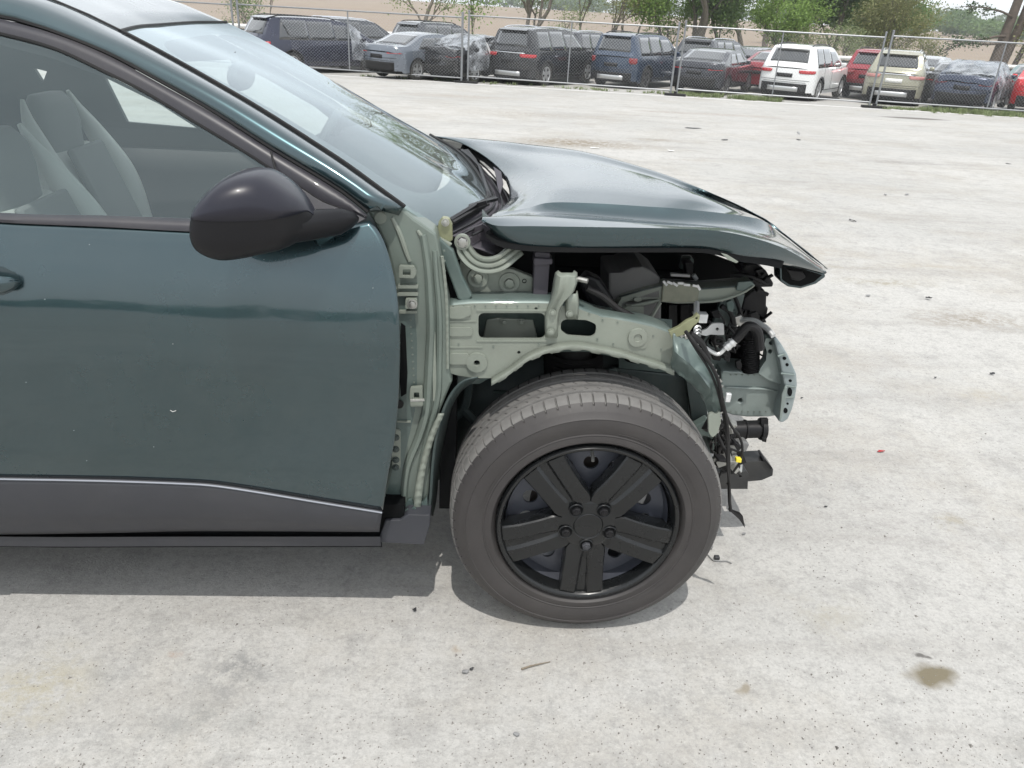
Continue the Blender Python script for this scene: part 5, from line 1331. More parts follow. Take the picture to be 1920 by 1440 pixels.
def make_car(kind, pm, lab, cat='car', lamp=None, rim=None, tail='block', plate_=False, group='cars parked behind the fence', lowdark=True, crumple=0, nowin=False, chrome=None):
    K = KIND[kind]; L, Wd, B, T, rw, fw, wr = K['L'], K['W'], K['B'], K['T'], K['rw'], K['fw'], K['wr']
    lamp = lamp or LAMP; rim = rim or RIMM
    root = empty('parked_car', (0,0,0), label=lab, category=cat, group=group)
    def Tz(x): return catmull(T, x) if .5 < x < L-.3 else interp(T, x)
    def hw(x, z):
        w = Wd/2
        w *= 1-.035*((z-.62)/.45)**2 if z < B else 1-.035*((B-.62)/.45)**2
        if z > B: w -= (z-B)*.42
        if x < .55: w -= .17*((.55-x)/.55)**2.2
        if x > L-.9: w -= .20*((x-L+.9)/.9)**2.2
        return w
    def px_(x, z, w=1): # rear and nose planforms
        return x+.10*max(0, 1-x/.3)*abs(w)**3 - .14*max(0, (x-L+.3)/.3)*abs(w)**2
    def bot(x):
        b_ = .30 if x < .3 or x > L-.4 else .24
        for c in (rw, fw):
            d = abs(x-c); r = wr+.055
            if d < r: b_ = max(b_, wr+math.sqrt(r*r-d*d)*.97)
        return b_
    ox = rw   # origin under the rear axle
    xs_ = sorted(set([0,.02,.05,.09,.14,.2,.27,.35,.45]+[.5+i*.11 for i in range(int((L-.9)/.11))]+[rw+s*(wr+.055)*math.cos(math.pi*k/10) for s in (1,) for k in range(11)]+[fw+(wr+.055)*math.cos(math.pi*k/10) for k in range(11)]+[L-.4,L-.3,L-.2,L-.1,L-.04,L]))
    xs_ = [x for i, x in enumerate(xs_) if i == 0 or x-xs_[i-1] > .012]
    def dent(p):
        if crumple:
            n = noise.noise_vector(p*2.3)*crumple+noise.noise_vector(p*7)*crumple*.4; return p+n
        return p
    NV = 13; V = []; Fc = []
    secs = []
    for x in xs_:
        z0, z1 = bot(x), Tz(x)-.035; sec = []
        for j in range(NV):
            z = lerp(z0, z1, j/(NV-1)); sec.append(dent(Vector((px_(x, z)-ox, hw(x, z), z))))
        w1 = hw(x, z1)
        for k in range(1, 10):
            t = k/10; y = w1*math.cos(math.pi*t) if False else w1*(1-2*t); e = abs(y)/w1
            sec.append(dent(Vector((px_(x, z1, y/w1)-ox, y, Tz(x)-.035*e**4))))
        for j in range(NV-1, -1, -1):
            z = lerp(z0, z1, j/(NV-1)); sec.append(dent(Vector((px_(x, z)-ox, -hw(x, z), z))))
        secs.append(sec)
    n = len(secs[0])
    for s_ in secs: V += s_
    for i in range(len(secs)-1):
        for j in range(n-1): Fc.append((i*n+j, i*n+j+1, (i+1)*n+j+1, (i+1)*n+j))
    # end caps as y-grids
    for e in (0, len(xs_)-1):
        x = xs_[e]; base_i = e*n; z0, z1 = bot(x), Tz(x)-.035; b0 = len(V); cols_ = 9
        for j in range(NV):
            for k in range(cols_):
                w = 1-2*k/(cols_-1); z = lerp(z0, z1, j/(NV-1)); V.append(dent(Vector((px_(x, z, w)-ox-(.03*math.sin(math.pi*j/(NV-1))*(1-w*w) if e == 0 else 0), hw(x, z)*w, z))))
        for j in range(NV-1):
            for k in range(cols_-1):
                a = b0+j*cols_+k; Fc.append((a, a+1, a+1+cols_, a+cols_))
    me = bpy.data.meshes.new('body'); me.from_pydata([tuple(v) for v in V], [], Fc); me.materials.append(pm)
    bm = bmesh.new(); bm.from_mesh(me); bmesh.ops.remove_doubles(bm, verts=bm.verts, dist=.004); bmesh.ops.recalc_face_normals(bm, faces=bm.faces); bm.to_mesh(me); bm.free()
    me.polygons.foreach_set('use_smooth', [True]*len(me.polygons)); me.set_sharp_from_angle(angle=R(38))
    body = link('body', me, root)
    def sidept(x, z, s, off=.006): return dent(Vector((px_(x, z)-ox, s*(hw(x, z)+off), z)))
    def toppt(x, y, off=.008):
        d = (Tz(x+.02)-Tz(x-.02))/.04; nv = Vector((-d, 0, 1)).normalized(); w1 = hw(x, Tz(x)-.035)
        return dent(Vector((px_(x, 0, y/w1)-ox, y, Tz(x)-.035*(abs(y)/w1)**4)))+nv*off
    def rearpt(y, z, off=.008):
        w = y/hw(0, z); j = (z-bot(0))/(Tz(0)-.035-bot(0)); return dent(Vector((px_(0, z, w)-ox-.03*math.sin(math.pi*min(1,max(0,j)))*(1-w*w)-off, y, z)))
    # windows
    for s in (1, -1):
        for q in K['win']:
            zt = min(Tz(q[1]), Tz(q[3]))-.10; rows = []
            for j in range(5):
                z = lerp(B+.035, zt, j/4); xa, xb = lerp(q[0], q[1], j/4), lerp(q[2], q[3], j/4)
                rows.append([sidept(lerp(xa, xb, i/8), z, s) for i in range(9)])
            grid('side_window', rows, CG, root, face=(0,s,0), sharp=0, solid=.01)
        # door seams and cladding
        b = MB()
        for q in K['win'][1:] if kind != 'sedan' else K['win']:
            for xx_ in (q[0]-.04,): b.tube([sidept(xx_, lerp(.38, B, k/6), s, .002) for k in range(7)], .004, 4)
        b.tube([sidept(lerp(rw+.5, fw-.5, k/10), .36, s, .004) for k in range(11)], .012, 4); b.make('door_seam', UND, root)
        b = MB()
        for c in (rw, fw): b.tube([sidept(c+(wr+.065)*math.cos(a), max(.26, wr+(wr+.065)*math.sin(a)*.97), s, .0) for a in [math.pi*k/14 for k in range(15)]], .028 if kind != 'sedan' else .010, 5)
        b.make('wheel_arch_trim', BLKP, root)
        b = MB(); mx_ = K['win'][-1][2]-.12; b.box(sidept(mx_, B+.09, s, .11), (.10,.17,.12)); b.make('door_mirror', pm, root, bevel=.03)
        if K['rails']:
            b = MB(); xs2 = [lerp(.55, fw-1.15, k/10) for k in range(11)]; b.tube([Vector((x-ox, s*(hw(x, Tz(x))-.07), Tz(x)+.035*(0 if k in (0, 10) else 1)-.02)) for k, x in enumerate(xs2)], .018, 6); b.make('roof_rail', CHR if chrome else BLKP, root)
        # tail lamp: rear face piece and side wrap
        if tail == 'block': y0, y1, z0, z1, sx = .62, 1.0, (.84, .98)[0], .97, .30
        elif tail == 'tall': y0, y1, z0, z1, sx = .82, 1.0, .80, 1.04, .18
        elif tail == 'wide': y0, y1, z0, z1, sx = .58, 1.0, .85, .95, .30
        else: y0, y1, z0, z1, sx = .70, 1.0, .78, .92, .22
        zt = Tz(0)-.04
        sc = (zt-.01)/.97 if kind != 'sedan' else 1.0; z0 *= sc; z1 = min(z1*sc, zt)
        rows = [[rearpt(s*lerp(y0+(.08 if (j == 0) else 0), y1, i/5)*hw(0, z0), lerp(z0, z1, j/3), .012) for i in range(6)] for j in range(4)]
        for j in range(4):
            z = lerp(z0, z1, j/3); rows[j] += [sidept(sx*k/3*(1 if j else .6), z, s, .012) for k in range(4)]
        grid('tail_light', rows, lamp, root, solid=.015, sharp=50)
    a, c = K['rg']; rows = [[toppt(lerp(a, c, j/5), y*hw(lerp(a,c,j/5), Tz(lerp(a,c,j/5))-.03)*(.80)) for y in [lerp(-1, 1, i/10) for i in range(11)]] for j in range(6)]
    grid('rear_window', rows, CG, root, sharp=0, solid=.008, face=(-1,0,.6))
    a, c = K['wg']; rows = [[toppt(lerp(a, c, j/5), y*hw(lerp(a,c,j/5), Tz(lerp(a,c,j/5))-.03)*(.88)) for y in [lerp(-1, 1, i/10) for i in range(11)]] for j in range(6)]
    grid('windshield', rows, CG, root, sharp=0, solid=.008, face=(1,0,.6))
    if kind != 'sedan':
        b = MB(); x = K['rg'][1]+.03; w = hw(x, Tz(x)); b.add([toppt(x+.12, -w*.8, .01), toppt(x+.12, w*.8, .01), toppt(x, w*.86, .03)+Vector((-.09,0,-.005)), toppt(x, -w*.86, .03)+Vector((-.09,0,-.005)), toppt(x+.12, -w*.8, -.02), toppt(x+.12, w*.8, -.02), toppt(x, w*.86, .0)+Vector((-.09,0,-.01)), toppt(x, -w*.86, .0)+Vector((-.09,0,-.01))], [(0,1,2,3),(7,6,5,4),(0,4,5,1),(1,5,6,2),(2,6,7,3),(3,7,4,0)]); b.make('rear_spoiler', pm if chrome != 'dark' else BLKP, root, smooth=False, bevel=.01)
    # bumper
    if lowdark:
        rows = [[rearpt(y*hw(0, .4), z, .022) for y in [lerp(-.98, .98, i/8) for i in range(9)]] for z in (.30, .36, .44, .52, .56)]
        BU = grid('rear_bumper', rows, BLKP if kind != 'sedan' else UND, root, solid=.03, face=(-1,0,0))
        if kind != 'sedan':
            rows = [[rearpt(y, z, .032) for y in [lerp(-.5, .5, i/6) for i in range(7)]] for z in (.32, .40, .46)]; grid('skid_plate', rows, RIMM, BU, solid=.01, face=(-1,0,0))
    b = MB(); b.tube([rearpt(y, .70*Tz(0)/.9 if kind == 'sedan' else .66, .004) for y in [lerp(-.8, .8, i/8) for i in range(9)]], .006, 4); b.tube([rearpt(lerp(-.7,.7,i/8), .60, .004) for i in range(9)], .005, 4); b.make('tailgate_seam', UND, root)
    if chrome and chrome != 'dark':
        rows = [[rearpt(y*hw(0,.85)*.80, z, .02) for y in [lerp(-1, 1, i/8) for i in range(9)]] for z in (Tz(0)-.06, Tz(0)-.03)]; grid('chrome_strip', rows, CHR, root, solid=.01, face=(-1,0,0))
    rows = [[rearpt(y, z, .018) for y in (-.26, -.13, 0, .13, .26)] for z in ((.66, .78) if kind == 'sedan' else (.74, .86))]; grid('number_plate', rows, PLT if plate_ else BLKP, root, solid=.01, face=(-1,0,0))
    b = MB(); b.box(((L/2-ox), 0, .36), (L-.5, Wd-.50, .30)); b.box((rw-ox, 0, .55), (.7, Wd-.44, .5)); b.box((fw-ox, 0, .55), (.7, Wd-.5, .5)); b.make('underbody', UND, root, smooth=False)
    # wheels
    first = None
    for x in (rw, fw):
        for s in (1, -1):
            if first is None:
                we = bpy.data.objects.new('wheel', None); COL.objects.link(we); we.parent = root
                b = MB(); b.lathe([(wr*.62,-.10),(wr*.66,-.115),(wr*.85,-.12),(wr*.96,-.10),(wr,-.07),(wr,.07),(wr*.9,.1)], (0,0,0), (0,1,0), 32); b.make('tyre', TYM, we)
                b = MB(); b.lathe([(wr*.64,-.10),(wr*.60,-.095),(wr*.57,-.05),(0,-.04)], (0,0,0), (0,1,0), 32); b.make('rim_barrel', UND, we)
                b = MB()
                for k in range(5):
                    a = 2*math.pi*k/5+.3; u = Vector((math.cos(a),0,math.sin(a))); t = Vector((-math.sin(a),0,math.cos(a)))
                    for q in (-.35, .35):
                        b.prism([u*.03+t*(-.03), u*.03+t*.03, u*wr*.62+t*(q*.12+.022), u*wr*.62+t*(q*.12-.022)], Vector((0,.03,0)))
                for v_ in b.v: v_.y -= .105
                b.lathe([(0,-.115),(.05,-.11),(.06,-.08)], (0,0,0), (0,1,0), 12); b.lathe([(wr*.66,-.10),(wr*.64,-.118),(wr*.60,-.112),(wr*.58,-.08)], (0,0,0), (0,1,0), 32); b.make('rim', rim, we)
                first = we; w_ = we
            else:
                w_ = bpy.data.objects.new('wheel', None); COL.objects.link(w_); w_.parent = root
                for ch in list(first.children):
                    c = ch.copy(); COL.objects.link(c); c.parent = w_
            w_.location = (x-ox, s*(Wd/2-.14), wr); w_.rotation_euler.z = 0 if s < 0 else math.pi
    return root, K, toppt, sidept, rearpt
def place(o, K, wx, wy, az=39):
    """put the right rear wheel at the ground point under picture position (wx, wy); az = heading, degrees from straight away"""
    p = atg(wx, wy); a = R(90-az); y = -(K['W']/2-.03)
    o.location = (p.x+math.sin(a)*y, p.y-math.cos(a)*y, 0); o.location.z = gz(o.location.x, o.location.y); o.rotation_euler.z = a
def placexy(o, x, y, az=39): o.location = (x, y, gz(x, y)); o.rotation_euler.z = R(90-az)

WRAP = None
def wrapmat():
    m, N, L = nmat('clear_plastic_wrap'); N.remove(N['Principled BSDF']); out = N['Material Output']
    t = N.new('ShaderNodeBsdfTransparent'); t.inputs['Color'].default_value = (.85,.88,.9,1)
    g = N.new('ShaderNodeBsdfGlossy'); g.inputs['Roughness'].default_value = .12; d = N.new('ShaderNodeBsdfDiffuse'); d.inputs['Color'].default_value = (.55,.58,.62,1)
    nz = N.new('ShaderNodeTexNoise'); nz.inputs['Scale'].default_value = 3.2; nz.inputs['Detail'].default_value = 5; tc = N.new('ShaderNodeTexCoord'); L.new(tc.outputs['Object'], nz.inputs['Vector'])
    r = N.new('ShaderNodeMapRange'); r.inputs['From Min'].default_value = .35; r.inputs['From Max'].default_value = .65; r.inputs['To Min'].default_value = .12; r.inputs['To Max'].default_value = .62; L.new(nz.outputs['Fac'], r.inputs['Value'])
    m1 = N.new('ShaderNodeMixShader'); m1.inputs['Fac'].default_value = .35; L.new(d.outputs[0], m1.inputs[1]); L.new(g.outputs[0], m1.inputs[2])
    m2 = N.new('ShaderNodeMixShader'); L.new(r.outputs['Result'], m2.inputs['Fac']); L.new(t.outputs[0], m2.inputs[1]); L.new(m1.outputs[0], m2.inputs[2]); L.new(m2.outputs[0], out.inputs['Surface'])
    return m
WRAP = wrapmat()
def wrap(root, K, x0, x1, name='plastic_wrap'):
    """crinkled film pulled over the car between stations x0 and x1"""
    W2, T, B = K['W']/2+.03, K['T'], K['B']; rows = []
    for i in range(30):
        x = lerp(x0, x1, i/29); zt = interp(T, x)+.03; r = []
        for k in range(31):
            t = k/30*2-1
            if abs(t) < .45: y = t/.45*(W2-.2); z = zt
            else: u = (abs(t)-.45)/.55; y = math.copysign(lerp(W2-.2, W2+.05, min(1, u*2.2)), t); z = lerp(zt, .42, u)
            p = Vector((x-K['rw'], y, z)); r.append(p+noise.noise_vector(p*3.1)*.05+noise.noise_vector(p*9)*.02)
        rows.append(r)
    return grid(name, rows, WRAP, root, sharp=30)

c, K, *_ = make_car('van', PNT['navy'], 'navy minivan with its nose wrapped in clear plastic, leftmost behind the fence', 'minivan'); placexy(c, -6.9, 29.3, 50)
wrap(c, K, 3.3, 5.15)
c, K, *_ = make_car('suv', PNT['charcoal'], 'dark sport utility vehicle behind the navy minivan, only its roof and side windows showing', 'suv', chrome=True); placexy(c, -6.0, 33.0, 62)
c, K, *_ = make_car('sedan', PNT['slate'], 'slate grey sedan with red tail light just right of the navy minivan', 'sedan'); place(c, K, 783, 150, 40)
c, K, *_ = make_car('sedan', PNT['black'], 'wrecked dark sedan with crushed tail and a white strip, left of the fence post pair', 'wrecked car', lamp=LAMPD, crumple=.09); place(c, K, 890, 155, 38)
b = MB(); q = [Vector((.55,-.86,1.28)), Vector((.70,-.84,1.20)), Vector((.92,-.90,.80)), Vector((.82,-.91,.72))]; b.prism(q, (0,-.03,0)); b.make('torn_white_panel', PNT['white'], c, smooth=False)
wrap(c, K, .55, 1.6, 'shattered_rear_glass')
c, K, tp, sp, rp = make_car('bigsuv', PNT['black'], 'black sport utility vehicle with a bright strip between its red tail lights', 'suv', tail='wide', chrome=True); place(c, K, 1023, 161, 36)
c, K, *_ = make_car('bigsuv', PNT['blue'], 'dark blue sport utility vehicle right of the black one with the bright strip', 'suv', lamp=LAMPD, tail='tall', rim=RIMD); place(c, K, 1209, 168, 36)
c, K, *_ = make_car('suv', PNT['inkblack'], 'dark suv with a pale tail strip peeping out left of the blue one', 'suv', chrome=True); placexy(c, 3.5, 33.0, 38)
c, K, *_ = make_car('sedan', PNT['inkblack'], 'black sedan with two bright red tail lights, left of the white crossover', 'sedan', rim=RIMD); place(c, K, 1360, 179, 33)
c, K, *_ = make_car('suv', PNT['charcoal'], 'dark suv whose roof shows above the black sedan', 'suv', chrome='dark'); placexy(c, 8.6, 32.2, 40)
c, K, *_ = make_car('sedan', PNT['charcoal'], 'dark grey sedan half hidden between the black sedan and the red sedan', 'sedan'); placexy(c, 11.0, 34.5, 44)
c, K, *_ = make_car('sedan', PNT['red'], 'red sedan whose boot shows left of the white crossover', 'sedan', lowdark=False); placexy(c, 10.95, 31.0, 38)
c, K, *_ = make_car('suv', PNT['white'], 'white crossover with black lower bumper behind the middle fence panel', 'crossover', lamp=LAMP, tail='wide'); place(c, K, 1530, 190, 38)
c, K, *_ = make_car('suv', PNT['red'], 'red crossover between the white and the beige crossovers', 'crossover', lamp=LAMPD, tail='wide'); placexy(c, 14.6, 30.3, 38)
c, K, *_ = make_car('suv', PNT['beige'], 'beige crossover with a white number plate behind a fence post pair', 'crossover', lamp=LAMPP, tail='wide', plate_=True, chrome=True); place(c, K, 1722, 199, 30)
c, K, *_ = make_car('sedan', PNT['charcoal'], 'dark sedan with one red tail light showing right of the beige crossover', 'sedan'); placexy(c, 17.2, 29.5, 40)
c, K, *_ = make_car('sedan', PNT['darkblue'], 'dark blue wrecked sedan shrouded in grey plastic near the right edge', 'wrecked car', lamp=LAMPD, crumple=.05); place(c, K, 1858, 210, 40)
wrap(c, K, .5, 4.7)
c, K, *_ = make_car('sedan', PNT['tealgrey'], 'grey green sedan behind the bright red car at the right edge', 'sedan'); placexy(c, 21.2, 31.0, 40)
c, K, *_ = make_car('sedan', PNT['brightred'], 'bright red car cut off by the right edge of the picture', 'sedan'); place(c, K, 2004, 218, 34)
random.seed(31)
for i, (x, y, kd, cl, lab) in enumerate([(-2.5, 34.5, 'suv', 'charcoal', 'dark vehicle deep in the yard between the minivan and the grey sedan'), (1.2, 35.5, 'sedan', 'silver', 'silver car deep in the yard behind the wrecked dark sedan'), (6.6, 36.0, 'sedan', 'white', 'white car deep in the yard behind the dark blue suv'), (18.6, 34.5, 'sedan', 'silver', 'silver car deep in the yard behind the beige crossover')]):
    c, K, *_ = make_car(kd, PNT[cl], lab, 'car'); placexy(c, x, y, 42)
# ---------------------------------------------------------------- trees
def leafmat(name, c, c2):
    m, N, L = nmat(name); p = N['Principled BSDF']; p.inputs['Roughness'].default_value = .6; p.inputs['Specular IOR Level'].default_value = .3
    gi = N.new('ShaderNodeNewGeometry'); rmp = N.new('ShaderNodeMixRGB'); rmp.inputs['Color1'].default_value = (*c, 1); rmp.inputs['Color2'].default_value = (*c2, 1)
    L.new(gi.outputs['Random Per Island'], rmp.inputs['Fac']); L.new(rmp.outputs['Color'], p.inputs['Base Color'])
    t = N.new('ShaderNodeBsdfTranslucent'); L.new(rmp.outputs['Color'], t.inputs['Color']); mx = N.new('ShaderNodeMixShader'); mx.inputs['Fac'].default_value = .35
    L.new(p.outputs[0], mx.inputs[1]); L.new(t.outputs[0], mx.inputs[2]); L.new(mx.outputs[0], N['Material Output'].inputs['Surface']); return m
LF = {'fresh': leafmat('fresh_green_leaves', (.16,.26,.06), (.25,.36,.10)), 'mid': leafmat('mid_green_leaves', (.10,.175,.06), (.18,.26,.09)), 'dark': leafmat('dark_green_leaves', (.04,.08,.035), (.075,.12,.05)),
      'olive': leafmat('olive_bush_leaves', (.19,.21,.085), (.27,.27,.13)), 'pale': leafmat('pale_spring_leaves', (.19,.25,.11), (.28,.31,.17)), 'blue': leafmat('distant_wood_leaves', (.11,.17,.10), (.19,.25,.14))}
BARK = mat('grey_bark', (.145,.125,.105), .9, var=.25, scale=6, bump=.4, bscale=20)
BARKD = mat('brown_bark', (.10,.08,.065), .9, var=.25, scale=6, bump=.4, bscale=20)
def leafquads(pts, size, rnd, flat=.6):
    V = []; Fc = []
    for p in pts:
        s = size*rnd.uniform(.6, 1.35)
        u = Vector((rnd.gauss(0,1), rnd.gauss(0,1), rnd.gauss(0,1)*flat)).normalized(); w = u.cross(Vector((rnd.gauss(0,1), rnd.gauss(0,1), rnd.gauss(0,1)))).normalized()
        b = len(V); V += [p-u*s*.5, p+w*s*.35, p+u*s*.5, p-w*s*.35]; Fc.append((b, b+1, b+2, b+3))
    return V, Fc
def tree(name, x, y, h, spread, leaf, nleaf, lsize, lab, cat='tree', seed=0, trunk_r=.14, levels=4, low=.25, stems=1, bark=None, group='trees beyond the yard', lean=0, base_z=None, twig=1.0, leaf_low=.0, clump=.22):
    rnd = random.Random(seed); root = empty(name, (x, y, gz(x, y) if base_z is None else base_z), label=lab, category=cat, group=group)
    b = MB(); tips = []
    def branch(p, d, L, r, lv):
        n = 5; pts = [p]; q = p; dd = d
        for i in range(n):
            dd = (dd+Vector((rnd.gauss(0,.12), rnd.gauss(0,.12), rnd.gauss(.02,.08)))).normalized(); q = q+dd*L/n; pts.append(q)
        b.tube(pts, r, 7 if lv < 2 else 4, taper=r*.55, cap=False)
        if lv >= levels-1: tips.extend([(pts[k], .6+.4*k/5) for k in (2, 3, 4, 5)])
        elif lv >= 1: tips.extend([(pts[k], .5) for k in (3, 5)])
        if lv < levels:
            m = rnd.choice((3, 4)) if lv == 0 else rnd.choice((2, 3, 3))
            for k in range(m):
                t = rnd.uniform(low if lv == 0 else .3, 1.0) if k else 1.0
                i0 = min(n-1, int(t*n)); st = pts[i0].lerp(pts[i0+1], t*n-i0)
                a = rnd.uniform(0, 2*math.pi); sp_ = rnd.uniform(.5, 1.0)*spread*(1.0 if k else .5)
                nd = (dd+Vector((math.cos(a)*sp_, math.sin(a)*sp_, rnd.uniform(-.05,.25)))).normalized()
                branch(st, nd, L*rnd.uniform(.55,.8), r*rnd.uniform(.42,.6), lv+1)
    for s in range(stems):
        a = rnd.uniform(0, 6.28); d = Vector((math.cos(a)*.22*(stems > 1)+lean, math.sin(a)*.22*(stems > 1), 1)).normalized()
        branch(Vector((rnd.gauss(0,.15)*(stems > 1), rnd.gauss(0,.1)*(stems > 1), -.1)), d, h*.42, trunk_r*(1 if s == 0 else .8), 0)
    b.make('trunk', bark or BARK, root, sharp=0)
    pts = []
    for _ in range(nleaf):
        t, w = rnd.choice(tips)
        if t.z < h*leaf_low: continue
        s = h*clump*.35; pts.append(t+Vector((rnd.gauss(0,s), rnd.gauss(0,s), rnd.gauss(0,s*.8))))
    V, Fc = leafquads(pts, lsize, rnd); mesh('crown', V, Fc, LF[leaf], root, smooth=False)
    return root
def gx(px, Y): return at(px, 60, Y).x
G0 = 'trees beyond the yard'
tree('young_tree', gx(790,52), 52, 6.43, .8, 'pale', 2600, .13, 'sparse young tree with a bare forked trunk above the grey sedan', seed=4, trunk_r=.17, levels=4, clump=.2)
tree('bare_sapling', gx(508,50), 50, 4.5, .5, 'pale', 120, .09, 'thin nearly bare sapling above the navy minivan', seed=9, trunk_r=.045, levels=3)
tree('round_bush', gx(470,48), 48, 3.0, .9, 'mid', 1800, .10, 'small green bush beside the thin bare sapling', 'bush', seed=10, trunk_r=.05, levels=3, stems=3, low=.1)
tree('slender_tree', gx(884,51), 51, 5.8, .35, 'fresh', 2600, .12, 'slender bright green tree behind the fence post pair', seed=12, trunk_r=.06, levels=4, low=.1)
tree('spreading_tree', gx(982,54), 54, 6.85, .95, 'pale', 10000, .12, 'twiggy spreading tree behind the black sport utility vehicle', seed=15, trunk_r=.20, levels=4, stems=2, low=.3)
tree('twiggy_shrub', gx(1050,50), 50, 3.2, 1.0, 'pale', 1400, .09, 'low twiggy shrub behind the black sport utility vehicle', 'bush', seed=18, trunk_r=.05, levels=3, stems=3, low=.05)
tree('thin_tree', gx(1092,56), 56, 6.85, .5, 'pale', 2600, .13, 'thin tree left of the dark blue sport utility vehicle', seed=19, trunk_r=.10, levels=4)
tree('thin_tree', gx(1128,52), 52, 6.22, .6, 'olive', 3600, .12, 'thin tree above the dark blue sport utility vehicle', seed=23, trunk_r=.10, levels=4, stems=2)
tree('thin_tree', gx(1182,57), 57, 6.85, .55, 'pale', 3400, .12, 'thin twiggy tree above the right end of the dark blue vehicle', seed=29, trunk_r=.11, levels=4, stems=2, low=.1)
tree('bushy_tree', gx(1258,53), 53, 5.8, .6, 'fresh', 14000, .14, 'bright green bushy tree behind the second fence post pair', seed=33, trunk_r=.09, levels=4, stems=2, low=.08)
tree('forked_tree', gx(1302,51), 51, 7.27, .65, 'mid', 11000, .14, 'grey forked trunk with thin foliage above the black sedan', seed=37, trunk_r=.24, levels=4, stems=3, low=.4, leaf_low=.35, bark=BARK)
tree('leaning_tree', gx(1352,52), 52, 6.85, .6, 'mid', 16000, .15, 'tree with a dark leaning trunk between black sedan and white crossover', seed=41, trunk_r=.13, levels=4, lean=-.22, low=.3, bark=BARKD, leaf_low=.2)
tree('leafy_tree', gx(1400,55), 55, 6.85, .9, 'mid', 24000, .17, 'leafy green tree left above the white crossover', seed=43, trunk_r=.2, levels=4, low=.15)
tree('dark_tree', gx(1440,75), 75, 8.95, .8, 'dark', 15000, .20, 'dark green tree rising behind the leafy trees', seed=47, trunk_r=.3, levels=4, low=.2)
tree('leafy_tree', gx(1462,50), 50, 4.6, .9, 'fresh', 12000, .12, 'low bright green tree directly above the white crossover', seed=48, trunk_r=.1, levels=4, stems=2, low=.1)
tree('distant_tree', gx(1515,95), 95, 7.48, .9, 'mid', 16000, .24, 'mid green tree seen over the ploughed field right of the white crossover', seed=50, trunk_r=.25, levels=4, low=.1)
tree('leafy_tree', gx(1568,54), 54, 6.85, .85, 'mid', 26000, .17, 'leafy green tree above the red crossover', seed=51, trunk_r=.18, levels=4, low=.12)
tree('leafy_tree', gx(1640,56), 56, 7.06, .85, 'mid', 26000, .17, 'leafy green tree above the beige crossover, reaching the bare sky', seed=56, trunk_r=.2, levels=4, low=.12)
tree('olive_bush', gx(1672,50), 50, 5.2, .8, 'olive', 13000, .11, 'rounded olive green bush above the beige crossover', 'bush', seed=58, trunk_r=.07, levels=4, stems=4, low=.05)
tree('low_shrub', gx(1590,48), 48, 2.8, .9, 'pale', 3000, .09, 'low twiggy shrub behind the red crossover', 'bush', seed=61, trunk_r=.04, levels=3, stems=4, low=.05)
tree('low_shrub', gx(1500,48), 48, 2.6, .9, 'olive', 1600, .09, 'low thin shrub behind the white crossover', 'bush', seed=62, trunk_r=.04, levels=3, stems=4, low=.05)
tree('low_shrub', gx(1742,47), 47, 2.4, .9, 'olive', 1500, .09, 'low shrub right of the rounded olive bush', 'bush', seed=63, trunk_r=.04, levels=3, stems=4, low=.05)
# the big twin trunk at the right
def bigtree():
    rnd = random.Random(77); x, y = gx(1885,46), 46; root = empty('big_old_tree', (x, y, gz(x, y)), label='big old tree with twin dark trunks at the right edge', category='tree', group=G0)
    b = MB()
    b.tube([Vector(q) for q in ((-.15,0,-.1),(-.10,0,.9),(-.02,0,1.8),(.08,0,2.8),(.2,0,4.2),(.35,0,6.5))], .33, 14, taper=.2)
    b.tube([Vector(q) for q in ((.25,.1,-.1),(.38,.1,.9),(.55,.1,1.7),(.75,.05,2.8),(.85,0,4.2),(1.0,0,6.5))], .31, 14, taper=.18)
    b.tube([Vector(q) for q in ((.75,-.2,-.1),(.95,-.2,.9),(1.25,-.2,2.0),(1.7,-.2,3.2),(2.0,0,4.6))], .16, 10, taper=.09)
    tips = []
    for st, d in (((-.05,-.2,2.0),(-1,-.1,-.10)),((-.05,-.2,2.35),(-.9,-.3,.0)),((.0,-.2,3.3),(-1,0,.5)),((.8,0,3.4),(.8,-.4,.6)),((1.5,-.2,3.0),(.5,-.6,.3)),((.2,0,4.6),(-.7,-.4,.5))):
        p = Vector(st); dd = Vector(d).normalized(); pts = [p]
        for i in range(9):
            dd = (dd+Vector((rnd.gauss(0,.10), rnd.gauss(0,.12), rnd.gauss(-.03,.08)))).normalized(); p = p+dd*.36; pts.append(p)
            if i > 2: tips.append(p)
            if i > 1:
                for _ in range(2):
                    e = (dd+Vector((rnd.gauss(0,.6), rnd.gauss(0,.6), rnd.gauss(0,.5)))).normalized(); q2 = p+e*rnd.uniform(.3,.7); b.tube([p, q2], .014, 4, cap=False); tips.append(q2)
        b.tube(pts, .07, 6, taper=.02)
    b.make('trunk', BARKD, root, sharp=0)
    pts = [t+Vector((rnd.gauss(0,.16), rnd.gauss(0,.16), rnd.gauss(0,.12))) for t in tips for _ in range(14)]
    V, Fc = leafquads(pts, .12, rnd); mesh('crown', V, Fc, LF['dark'], root, smooth=False)
    pts = [Vector((rnd.gauss(2.0,.55), rnd.gauss(-.6,.4), rnd.gauss(2.6,.9))) for _ in range(5200)]
    V, Fc = leafquads(pts, .13, rnd); mesh('crown', V, Fc, LF['olive'], root, smooth=False)
bigtree()
